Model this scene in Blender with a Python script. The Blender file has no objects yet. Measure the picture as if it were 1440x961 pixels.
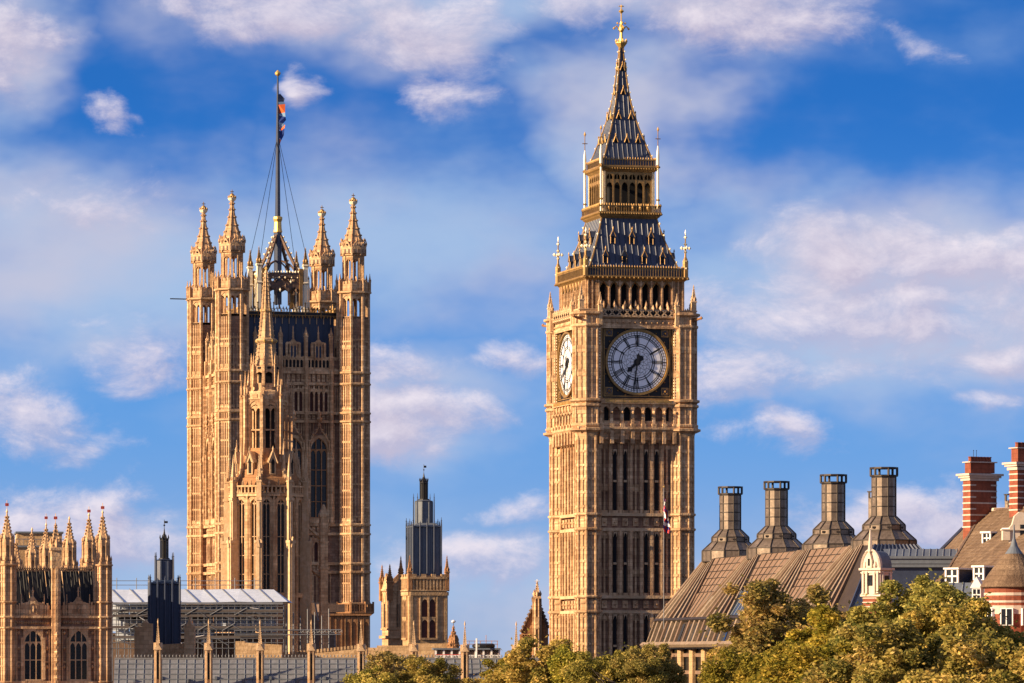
import bpy, math, random
from mathutils import Matrix, Vector
random.seed(7)
R = math.radians
SC = bpy.context.scene
COL = SC.collection
# ------------------------------------------------------------------ camera
F, HOR, EYE = 6300.0, 924.0, 24.0          # focal length in photo pixels, horizon row, eye height in metres
cam_d = bpy.data.cameras.new('camera')
cam = bpy.data.objects.new('camera', cam_d); COL.objects.link(cam)
cam.location = (0, 0, EYE); cam.rotation_euler = (R(90), 0, 0)
cam_d.sensor_width = 36; cam_d.lens = F / 1440 * 36
cam_d.shift_y = (HOR - 480.5) / 1440
cam_d.clip_start = 1; cam_d.clip_end = 30000
SC.camera = cam
SC.view_settings.view_transform = 'Standard'; SC.view_settings.look = 'None'
SC.view_settings.exposure = 1.17; SC.view_settings.gamma = 1.0; SC.view_settings.use_curve_mapping = False
SC.cycles.use_denoising = True
SC.cycles.max_bounces = 4
# ------------------------------------------------------------------ sun
SUN_B, SUN_E = 21.5, 17.0                    # degrees behind the left, elevation
sd = bpy.data.lights.new('sun', 'SUN'); sd.energy = 5.0; sd.angle = R(0.5); sd.color = (1.0, 0.745, 0.47)
so = bpy.data.objects.new('sun', sd); COL.objects.link(so)
sv = Vector((-math.cos(R(SUN_B)) * math.cos(R(SUN_E)), -math.sin(R(SUN_B)) * math.cos(R(SUN_E)), math.sin(R(SUN_E))))
so.rotation_euler = sv.to_track_quat('Z', 'Y').to_euler(); so.location = (-300, -100, 200)
# ------------------------------------------------------------------ world
W = bpy.data.worlds.new('World'); SC.world = W; W.use_nodes = True
nt = W.node_tree; N = nt.nodes; L = nt.links
for n in list(N): N.remove(n)
def nd(t, **k):
    n = N.new(t)
    for a, b in k.items(): setattr(n, a, b)
    return n
def mt(op, a, b=None, c=None, clamp=False):
    n = nd('ShaderNodeMath', operation=op); n.use_clamp = clamp
    for i, v in enumerate((a, b, c)):
        if v is None: continue
        if isinstance(v, (int, float)): n.inputs[i].default_value = v
        else: L.new(v, n.inputs[i])
    return n.outputs[0]
def mixc(f, a, b):
    n = nd('ShaderNodeMix', data_type='RGBA')
    for s, v in ((n.inputs[0], f), (n.inputs[6], a), (n.inputs[7], b)):
        if isinstance(v, (int, float)): s.default_value = v
        elif isinstance(v, tuple): s.default_value = (*v, 1)
        else: L.new(v, s)
    return n.outputs[2]
tc = nd('ShaderNodeTexCoord'); sx = nd('ShaderNodeSeparateXYZ'); L.new(tc.outputs['Generated'], sx.inputs[0])
az = mt('ARCTAN2', sx.outputs[0], sx.outputs[1]); el = mt('ARCSINE', sx.outputs[2])
A_ = mt('MULTIPLY_ADD', az, F, 720.0)        # azimuth and elevation in units of 1/6300 radian
E_ = mt('MULTIPLY_ADD', el, -F, HOR)
# the air near the horizon is clear and deep blue here: look the sky up a little higher than it stands
zz_ = mt('MULTIPLY_ADD', sx.outputs[2], 4.2, 0.16)
cx = nd('ShaderNodeCombineXYZ'); L.new(sx.outputs[0], cx.inputs[0]); L.new(sx.outputs[1], cx.inputs[1]); L.new(zz_, cx.inputs[2])
vn = nd('ShaderNodeVectorMath', operation='NORMALIZE'); L.new(cx.outputs[0], vn.inputs[0])
sky = nd('ShaderNodeTexSky', sky_type='NISHITA'); sky.sun_disc = False
sky.sun_elevation = R(SUN_E); sky.sun_rotation = math.atan2(sv.x, sv.y)
sky.ozone_density = 3.2; sky.air_density = 1.0; sky.dust_density = 0.3
L.new(vn.outputs[0], sky.inputs[0])
SKYX = 10.0                                   # colours below are divided by the Background strength
def C10(r, g, b): return (r * SKYX, g * SKYX, b * SKYX)
# noise fields, laid out over azimuth and elevation
def noise(A, E, sc_x, sc_y, detail, rough, off=0.0, dist=0.0):
    c = nd('ShaderNodeCombineXYZ')
    L.new(mt('DIVIDE', A, float(sc_x)), c.inputs[0]); L.new(mt('DIVIDE', E, float(sc_y)), c.inputs[1]); c.inputs[2].default_value = off
    n = nd('ShaderNodeTexNoise'); n.inputs['Scale'].default_value = 1.0; n.inputs['Detail'].default_value = detail
    n.inputs['Roughness'].default_value = rough; n.inputs['Distortion'].default_value = dist
    L.new(c.outputs[0], n.inputs['Vector']); return n.outputs[0]
def cen(v, k): return mt('MULTIPLY', mt('SUBTRACT', v, 0.5), float(k))
def sstep(v, a, b):
    q = nd('ShaderNodeMapRange', interpolation_type='SMOOTHSTEP'); L.new(v, q.inputs[0]); q.inputs[1].default_value = a; q.inputs[2].default_value = b; return q.outputs[0]
def blobs(A, E, lst):
    acc = None
    for (a, e, ra, re, w) in lst:
        dx = mt('MULTIPLY_ADD', A, 1.0 / ra, -a / ra); dy = mt('MULTIPLY_ADD', E, 1.0 / re, -e / re)
        g = mt('MULTIPLY', mt('EXPONENT', mt('MULTIPLY', mt('MULTIPLY_ADD', dx, dx, mt('MULTIPLY', dy, dy)), -0.8)), float(w))
        acc = g if acc is None else mt('MAXIMUM', acc, g)
    return acc
CLOUDS = [  # azimuth, elevation rows, half widths, weight
    (400, 5, 210, 50, 1.0), (625, 60, 130, 60, 1.0), (620, 130, 90, 40, .85), (1060, 40, 170, 60, 1.0), (860, 0, 160, 50, .8), (1270, 80, 50, 30, .75),
    (10, 70, 80, 80, .95), (150, 145, 34, 34, .75), (442, 135, 34, 40, .8),
    (110, 290, 150, 46, .75), (190, 500, 120, 46, .75), (20, 590, 130, 56, 1.0), (90, 630, 110, 36, .8), (570, 590, 130, 50, 1.15), (560, 520, 130, 42, .9),
    (730, 510, 90, 34, .85), (1320, 370, 260, 70, 1.1), (1200, 450, 330, 70, 1.05), (1080, 520, 200, 50, .9), (1390, 510, 150, 50, .9), (1105, 610, 95, 40, .9), (1370, 575, 60, 26, .7),
    (680, 800, 130, 50, 1.1), (730, 730, 80, 30, .8), (110, 745, 230, 60, 1.1), (1310, 740, 190, 50, 1.1)]
VEIL = [(140, 370, 330, 150, .95), (620, 330, 330, 150, .75), (885, 190, 150, 130, .85), (1280, 410, 430, 150, 1.0), (980, 400, 260, 120, .8), (700, 0, 520, 75, .8),
    (10, 80, 110, 120, .8), (560, 560, 240, 80, .7), (700, 830, 900, 90, .75)]
def field(A, E):
    w1 = noise(A, E, 190, 120, 3, .5, 5.5); w2 = noise(A, E, 190, 120, 3, .5, 17.2)
    Aw = mt('ADD', A, cen(w1, 230)); Ew = mt('ADD', E, cen(w2, 130))
    g = blobs(Aw, Ew, CLOUDS)
    f = mt('ADD', mt('MULTIPLY', g, .85), cen(noise(A, E, 120, 75, 10, .67, 3.1, .25), 1.3))
    return f
f0 = field(A_, E_)
f1 = field(mt('ADD', A_, -16.0), mt('ADD', E_, -20.0))     # a step towards the light
dens = sstep(f0, .31, .92)
lit = mt('ADD', mt('MULTIPLY', mt('SUBTRACT', f0, f1), 1.9), .26, clamp=True)
nv = noise(A_, E_, 300, 150, 5, .5, 40.0)
wa = noise(A_, E_, 260, 170, 4, .55, 61.0); wb = noise(A_, E_, 260, 170, 4, .55, 77.0)
vl = sstep(mt('ADD', blobs(mt('ADD', A_, cen(wa, 420)), mt('ADD', E_, cen(wb, 220)), VEIL), cen(nv, .9)), .08, .92)
clear = nd('ShaderNodeMix', data_type='RGBA', blend_type='MULTIPLY'); clear.inputs[0].default_value = 1.0
L.new(sky.outputs[0], clear.inputs[6]); clear.inputs[7].default_value = (0.22, 0.80, 1.42, 1)
c1 = mixc(mt('MULTIPLY', sstep(E_, 120, 640), .85), clear.outputs[2], C10(.085, .215, .44))
c2 = mixc(mt('MULTIPLY', sstep(E_, 560, 940), .85), c1, C10(.22, .28, .395))
n3 = noise(A_, E_, 420, 240, 4, .5, 21.0); m3 = sstep(n3, .38, .62)
v1 = mixc(m3, C10(.235, .32, .46), C10(.335, .34, .42))
c3 = mixc(mt('MULTIPLY', vl, .9), c2, v1)
shade = mixc(m3, C10(.25, .275, .405), C10(.335, .30, .38))
cc = mixc(lit, shade, C10(.50, .455, .50))
fin = mixc(mt('MULTIPLY', dens, 0.9), c3, cc)
# outside the view, an even pale tint added to lift and neutralise ambient light
far = mt('MAXIMUM', sstep(mt('MULTIPLY', E_, -1.0), 400, 2200), sstep(mt('ABSOLUTE', mt('SUBTRACT', A_, 720.0)), 2500, 6000))
fin = mixc(mt('MULTIPLY', far, 0.45), fin, C10(0.30, 0.28, 0.31))
bg = nd('ShaderNodeBackground'); L.new(fin, bg.inputs[0]); bg.inputs[1].default_value = .77 / SKYX
wo = nd('ShaderNodeOutputWorld'); L.new(bg.outputs[0], wo.inputs[0])
W.cycles.sampling_method = 'MANUAL'; W.cycles.sample_map_resolution = 256

# ------------------------------------------------------------------ placing helpers
def X(px, Y): return (px - 720) / F * Y
def Z(py, Y): return EYE + (HOR - py) / F * Y
def T(x, y, z=0): return Matrix.Translation((x, y, z))
def RZ(d): return Matrix.Rotation(R(d), 4, 'Z')
I4 = Matrix.Identity(4)
# ------------------------------------------------------------------ materials
def mat(name, base, var=0.25, rough=0.85, metal=0.0, streak=0.0, blocks=0.0, scale=1.0, tint=None, spec=0.3, bump=0.0, emit=None, trans=0.0, stain=0.0):
    m = bpy.data.materials.new(name); m.use_nodes = True
    t = m.node_tree; n = t.nodes; l = t.links; b = n['Principled BSDF']
    b.inputs['Roughness'].default_value = rough; b.inputs['Metallic'].default_value = metal
    b.inputs['Specular IOR Level'].default_value = spec
    tx = n.new('ShaderNodeTexCoord')
    def nz(sc, det, vec=None, ro=.6):
        q = n.new('ShaderNodeTexNoise'); q.inputs['Scale'].default_value = sc; q.inputs['Detail'].default_value = det; q.inputs['Roughness'].default_value = ro
        l.new(vec if vec else tx.outputs['Object'], q.inputs['Vector']); return q.outputs[0]
    def mx(f, a, c, mode='MIX'):
        q = n.new('ShaderNodeMix'); q.data_type = 'RGBA'; q.blend_type = mode
        for s, v in ((q.inputs[0], f), (q.inputs[6], a), (q.inputs[7], c)):
            if isinstance(v, (int, float)): s.default_value = v
            elif isinstance(v, tuple): s.default_value = (*v, 1)
            else: l.new(v, s)
        return q.outputs[2]
    def ramp(v, a, c):
        q = n.new('ShaderNodeMapRange'); l.new(v, q.inputs[0]); q.inputs[1].default_value = a; q.inputs[2].default_value = c; return q.outputs[0]
    dk = tuple(c * (1 - var) for c in base)
    lt = tint if tint else tuple(min(1, c * (1 + var * .8)) for c in base)
    col = mx(ramp(nz(0.35 * scale, 5), .3, .7), dk, lt)
    col = mx(ramp(nz(2.2 * scale, 3), .35, .7), col, tuple(c * (1 - var * .9) for c in base))
    if streak:
        mp = n.new('ShaderNodeMapping'); mp.inputs['Scale'].default_value = (1.6, 1.6, .10); l.new(tx.outputs['Object'], mp.inputs[0])
        s = nz(1.3, 4, mp.outputs[0])
        q = n.new('ShaderNodeMath'); q.operation = 'MULTIPLY'; l.new(ramp(s, .5, .72), q.inputs[0]); q.inputs[1].default_value = streak
        col = mx(q.outputs[0], col, tuple(c * .33 for c in base))
    if stain:
        q = n.new('ShaderNodeMath'); q.operation = 'MULTIPLY'; l.new(ramp(nz(0.16, 4), .52, .7), q.inputs[0]); q.inputs[1].default_value = stain
        col = mx(q.outputs[0], col, (base[0] * .5, base[1] * .42, base[2] * .42))
    if blocks:
        sp = n.new('ShaderNodeSeparateXYZ'); l.new(tx.outputs['Object'], sp.inputs[0])
        ad = n.new('ShaderNodeMath'); ad.operation = 'ADD'; l.new(sp.outputs[0], ad.inputs[0]); l.new(sp.outputs[1], ad.inputs[1])
        cb = n.new('ShaderNodeCombineXYZ'); l.new(ad.outputs[0], cb.inputs[0]); l.new(sp.outputs[2], cb.inputs[1])
        br = n.new('ShaderNodeTexBrick'); l.new(cb.outputs[0], br.inputs[0]); br.inputs['Scale'].default_value = 1.0
        br.inputs['Brick Width'].default_value = 0.9; br.inputs['Row Height'].default_value = 0.42; br.inputs['Mortar Size'].default_value = 0.018
        br.inputs['Color1'].default_value = (1, 1, 1, 1); br.inputs['Color2'].default_value = (.62, .57, .54, 1); br.inputs['Mortar'].default_value = (.45, .42, .4, 1)
        col = mx(blocks, col, br.outputs[0], 'MULTIPLY')
    l.new(col, b.inputs['Base Color'])
    if bump:
        bp = n.new('ShaderNodeBump'); bp.inputs['Strength'].default_value = bump; bp.inputs['Distance'].default_value = .12
        l.new(nz(3.5 * scale, 4), bp.inputs['Height']); l.new(bp.outputs[0], b.inputs['Normal'])
    return m
M_ = {}
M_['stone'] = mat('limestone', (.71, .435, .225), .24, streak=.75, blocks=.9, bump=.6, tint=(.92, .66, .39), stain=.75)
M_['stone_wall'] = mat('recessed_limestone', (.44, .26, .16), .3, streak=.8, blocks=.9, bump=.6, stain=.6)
M_['stone_pale'] = mat('pale_limestone', (.56, .36, .18), .2, streak=.3, blocks=.8, bump=.4, tint=(.68, .47, .27))
M_['stone_red'] = mat('weathered_limestone', (.46, .235, .105), .3, streak=.5, blocks=.6, bump=.5, stain=.5)
M_['stone_tr'] = mat('trim_limestone', (.60, .385, .20), .25, streak=.3, bump=.4, tint=(.72, .52, .33))
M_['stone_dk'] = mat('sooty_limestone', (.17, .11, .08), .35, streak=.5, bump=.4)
M_['void'] = mat('dark_interior', (.012, .012, .014), .3, rough=.9)
M_['glass'] = mat('dark_leaded_glass', (.014, .016, .020), .7, rough=.2, spec=.35, scale=3)
M_['glass_red'] = mat('brown_louvre', (.09, .028, .018), .4, rough=.6, scale=2)
M_['slate'] = mat('cast_iron_roof', (.036, .050, .092), .35, rough=.42, spec=.5, streak=.4, scale=2)
M_['navy'] = mat('navy_sheet_roof', (.028, .048, .092), .25, rough=.5, spec=.4, streak=.3)
M_['iron'] = mat('black_iron', (.015, .015, .017), .2, rough=.5)
M_['gold'] = mat('gilding', (.78, .50, .14), .25, rough=.42, metal=.55, scale=3)
M_['gold_dk'] = mat('worn_gilding', (.38, .225, .08), .45, rough=.5, metal=.4, scale=3)
M_['goldw'] = mat('pale_gilding', (.95, .82, .58), .12, rough=.5, metal=.2, scale=3)  # sunlit glints of the gilded crockets are put into this pale colour
M_['dial'] = mat('opal_glass', (.93, .92, .92), .06, rough=.3, spec=.5, scale=6)
M_['grey'] = mat('grey_iron_slabs', (.185, .19, .205), .25, rough=.7, streak=.4, scale=1.5, stain=.3)
M_['lead'] = mat('lead_sheet', (.13, .15, .18), .2, rough=.6, scale=1.5)
M_['white'] = mat('white_paint', (.78, .76, .74), .12, rough=.6, scale=2)
M_['portland'] = mat('portland_stone', (.60, .50, .40), .18, rough=.8, scale=2, streak=.2)
M_['tube'] = mat('scaffold_tube', (.20, .21, .23), .2, rough=.5, metal=.4)
M_['board'] = mat('scaffold_board', (.10, .085, .08), .3, rough=.9)
M_['sheet'] = mat('white_sheeting', (.60, .66, .75), .14, rough=.4, spec=.5, scale=1.2, streak=.2)
M_['red'] = mat('red_paint', (.55, .05, .04), .1)
M_['orange'] = mat('orange_cloth', (.85, .16, .04), .1)
M_['blue'] = mat('flag_blue', (.02, .05, .22), .1)
M_['skyblue'] = mat('faded_blue_cloth', (.25, .42, .62), .1)
# ------------------------------------------------------------------ mesh builder
class MB:
    def __init__(s, M=None): s.v = []; s.f = []; s.mi = []; s.M = M or I4; s.m = 0
    def add(s, vs, fs, m=None):
        b = len(s.v); M = s.M; m = s.m if m is None else m
        s.v.extend([tuple(M @ Vector(p)) for p in vs])
        for f in fs: s.f.append(tuple(i + b for i in f)); s.mi.append(m)
    def box(s, x0, x1, y0, y1, z0, z1, m=None):
        s.add([(x0, y0, z0), (x1, y0, z0), (x1, y1, z0), (x0, y1, z0), (x0, y0, z1), (x1, y0, z1), (x1, y1, z1), (x0, y1, z1)],
              [(0, 3, 2, 1), (4, 5, 6, 7), (0, 1, 5, 4), (1, 2, 6, 5), (2, 3, 7, 6), (3, 0, 4, 7)], m)
    def cbox(s, x, y, w, d, z0, z1, m=None): s.box(x - w / 2, x + w / 2, y - d / 2, y + d / 2, z0, z1, m)
    def lathe(s, x, y, prof, n=8, m=None, rot=None, flats=True, cap=True):
        # prof: (apothem, z); faces are flat and one of them looks along -y
        k = 1 / math.cos(math.pi / n) if flats else 1
        r0 = (math.pi / n if rot is None else rot) - math.pi / 2
        vs = []; fs = []
        for r, z in prof:
            for i in range(n):
                a = r0 + 2 * math.pi * i / n
                vs.append((x + r * k * math.cos(a), y + r * k * math.sin(a), z))
        for j in range(len(prof) - 1):
            for i in range(n):
                i2 = (i + 1) % n
                fs.append((j * n + i, j * n + i2, (j + 1) * n + i2, (j + 1) * n + i))
        if cap:
            fs.append(tuple(range(n))[::-1]); fs.append(tuple((len(prof) - 1) * n + i for i in range(n)))
        s.add(vs, fs, m)
    def tube(s, p, q, r, n=4, m=None, r2=None):
        p = Vector(p); q = Vector(q); d = q - p
        if d.length < 1e-6: return
        d.normalize(); u = d.orthogonal().normalized(); w = d.cross(u); r2 = r if r2 is None else r2
        vs = [p + (u * math.cos(a) + w * math.sin(a)) * r for a in [2 * math.pi * i / n + .78 for i in range(n)]]
        vs += [q + (u * math.cos(a) + w * math.sin(a)) * r2 for a in [2 * math.pi * i / n + .78 for i in range(n)]]
        fs = [(i, (i + 1) % n, n + (i + 1) % n, n + i) for i in range(n)] + [tuple(range(n))[::-1], tuple(range(n, 2 * n))]
        s.add([tuple(v) for v in vs], fs, m)
    def knob(s, x, y, z, r, m=None, h=None):
        h = h or r
        s.add([(x - r, y, z), (x + r, y, z), (x, y - r, z), (x, y + r, z), (x, y, z - h), (x, y, z + h)],
              [(0, 2, 5), (2, 1, 5), (1, 3, 5), (3, 0, 5), (2, 0, 4), (1, 2, 4), (3, 1, 4), (0, 3, 4)], m)
    def poly(s, pts, y0, y1, m=None):
        # polygon in the x-z plane, thick from y0 (front) to y1; wound anticlockwise seen from -y
        n = len(pts)
        vs = [(p[0], y0, p[1]) for p in pts] + [(p[0], y1, p[1]) for p in pts]
        fs = [tuple(range(n)), tuple(range(n, 2 * n))[::-1]] + [((i + 1) % n, i, n + i, n + (i + 1) % n) for i in range(n)]
        s.add(vs, fs, m)
    def arch(s, x0, x1, zs, za, zt, y0, y1, m=None, n=5, round_=False):
        # solid head over an opening x0..x1: springs at zs, apex za, flat top zt
        xm = (x0 + x1) / 2; h = (x1 - x0) / 2; H = za - zs
        c = []
        for i in range(2 * n + 1):
            t = i / n - 1
            f = math.sqrt(max(0, 1 - t * t)) if round_ else (math.sqrt(max(0, 1 - (abs(t) * .5 + .5 * abs(t) ** 2) ** 2)) * .55 + (1 - abs(t)) * .45)
            c.append((xm + h * t, zs + H * f))
        vs = []; fs = []
        for (x, z) in c: vs += [(x, y0, z), (x, y0, zt), (x, y1, z), (x, y1, zt)]
        for i in range(2 * n):
            a = 4 * i; b = a + 4
            fs += [(a, b, b + 1, a + 1), (a, a + 2, b + 2, b), (a + 1, b + 1, b + 3, a + 3), (a + 2, a + 3, b + 3, b + 2)]
        s.add(vs, fs, m)
    def build(s, name, mats):
        me = bpy.data.meshes.new(name)
        me.from_pydata(s.v, [], s.f)
        if isinstance(mats, str): mats = [mats]
        for k in mats: me.materials.append(M_[k])
        if len(mats) > 1: me.polygons.foreach_set('material_index', s.mi)
        me.update(); return me
def thing(name, label, cat, loc=(0, 0, 0), rz=0.0, group=None):
    o = bpy.data.objects.new(name, None); COL.objects.link(o); o.location = loc; o.rotation_euler = (0, 0, R(rz))
    o['label'] = label; o['category'] = cat
    if group: o['group'] = group
    o.empty_display_size = .5
    return o
def part(name, mb, mats, par, M=None, label=None):
    me = mb.build(name, mats) if isinstance(mb, MB) else mb
    o = bpy.data.objects.new(name, me); COL.objects.link(o)
    if par is not None: o.parent = par
    if M is not None: o.matrix_basis = M
    if label: o['label'] = label
    return o
def single(name, mb, mats, label, cat, loc=(0, 0, 0), rz=0.0, group=None, kind=None):
    o = part(name, mb, mats, None); o.location = loc; o.rotation_euler = (0, 0, R(rz))
    if kind: o['kind'] = kind
    else: o['label'] = label; o['category'] = cat
    if group: o['group'] = group
    return o
def face(k, n=4): return RZ(-360.0 / n * k)      # rotates the face that looks along -y to the k-th one (clockwise: 1 = left)
# ------------------------------------------------------------------ gothic vocabulary
def pinnacle(b, x, y, z0, z1, zt, w, m=0, mt_=None, n=4, crock=True, m2=None):
    """square shaft z0..z1 with little gables, crocketed spire up to zt"""
    m2 = m if m2 is None else m2
    b.lathe(x, y, [(w / 2, z0), (w / 2, z1)], n, m)
    b.lathe(x, y, [(w * .62, z1), (w * .62, z1 + w * .25), (w * .45, z1 + w * .4)], n, m2)
    H = zt - z1
    for k in range(4):
        a = math.pi / 2 * k; c, s_ = math.cos(a), math.sin(a)
        b.knob(x + c * w * .5, y + s_ * w * .5, z1 + w * .7, w * .22, m2, w * .6)
    b.lathe(x, y, [(w * .44, z1 + w * .3), (w * .06, zt - H * .10)], n, m)
    if crock:
        nc = max(3, int(H / (w * .42)))
        for i in range(nc):
            t = (i + .6) / nc; r = w * (.44 * (1 - t) + .08) * 1.25; z = z1 + w * .3 + (H * .9 - w * .3) * t
            for k in range(4):
                a = math.pi / 2 * k + math.pi / 4
                b.knob(x + math.cos(a) * r, y + math.sin(a) * r, z, w * .10, m2, w * .12)
    b.knob(x, y, zt - H * .08, w * .2, m2, w * .16); b.knob(x, y, zt - H * .02, w * .09, m2, H * .05)
def ribs(b, x, y, r, z0, z1, w, n=8, m=None, proud=.12):
    k = r / math.cos(math.pi / n) + proud * .3
    for i in range(n):
        a = -math.pi / 2 + math.pi / n + 2 * math.pi * i / n
        b.lathe(x + k * math.cos(a), y + k * math.sin(a), [(w / 2, z0), (w / 2, z1)], 6, m, cap=False)
def ring(b, x, y, r, z, h, out, n=8, m=None):
    b.lathe(x, y, [(r, z - h), (r + out, z - h * .35), (r + out, z + h * .3), (r, z + h * .6)], n, m)
def facet(b, x, y, k, n=8):
    """switch b to the frame of facet k of an n-sided turret at x, y"""
    return T(x, y) @ RZ(-360.0 / n * k)
def blind(b, x0, x1, z0, z1, n, yb, d, w, m=None, head=.0, arch=True):
    """n recessed panels between ribs on a wall whose plane is y=yb; ribs stand d proud (towards -y)"""
    s = (x1 - x0) / n
    for i in range(n + 1):
        x = x0 + s * i; b.box(x - w / 2, x + w / 2, yb - d, yb + .02, z0, z1, m)
    if arch:
        for i in range(n):
            a = x0 + s * i + w / 2; c = x0 + s * (i + 1) - w / 2
            hh = min((c - a) * .9, (z1 - z0) * .3)
            b.arch(a, c, z1 - hh * 1.1, z1 - hh * .2, z1, yb - d * .7, yb, m, n=3)
def battlement(b, x0, x1, y0, y1, z, h, n, m=None):
    s = (x1 - x0) / n
    b.box(x0, x1, y0, y1, z, z + h * .55, m)
    for i in range(n):
        b.box(x0 + s * (i + .15), x0 + s * (i + .85), y0, y1, z + h * .55, z + h, m)
def light_window(w, h, lights, transoms=1, depth=.25, mull=.12, pointed=True, tracery=True):
    """a window frame mesh (stone) and a pane mesh (glass), origin at the middle of the sill, looking along -y"""
    f = MB(); g = MB()
    g.box(-w / 2, w / 2, -.02, .0, 0, h)
    s = w / lights
    for i in range(lights + 1):
        x = -w / 2 + s * i; mm = mull * (1.5 if i in (0, lights) else 1)
        f.box(x - mm / 2, x + mm / 2, -depth, -.0, 0, h)
    for j in range(transoms):
        z = h * (j + 1) / (transoms + 1) if not pointed else (h * .8) * (j + 1) / (transoms + 1)
        f.box(-w / 2, w / 2, -depth * .8, -.01, z - mull * .5, z + mull * .5)
    f.box(-w / 2 - mull, w / 2 + mull, -depth * 1.4, 0, -mull, mull * .4)
    if pointed:
        hs = w * .75 if lights > 1 else w * .95
        f.arch(-w / 2, w / 2, h - hs, h - .02, h + mull, -depth * 1.05, -.03, n=6)
        if tracery and lights > 1:
            for i in range(lights):
                a = -w / 2 + s * i + mull / 2
                f.arch(a, a + s - mull, h - hs * 1.25, h - hs * 1.25 + s * .75, h - hs * 1.25 + s * .95, -depth * .7, -.03, n=3)
    return f, g
def add_window(par, fr, gl, M, gmat='glass', fmat='stone_tr'):
    o = part('window', fr, fmat, par, M) if isinstance(fr, MB) else part('window', fr, fmat, par, M)
    part('pane', gl, gmat, o); return o
g = MB(); g.add([(-6000, -200, 0), (6000, -200, 0), (6000, 12000, 0), (-6000, 12000, 0)], [(0, 1, 2, 3)])
M_['ground'] = mat('ground_asphalt', (.06, .06, .055), .3)
single('ground', g, 'ground', '', '', kind='structure')
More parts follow.
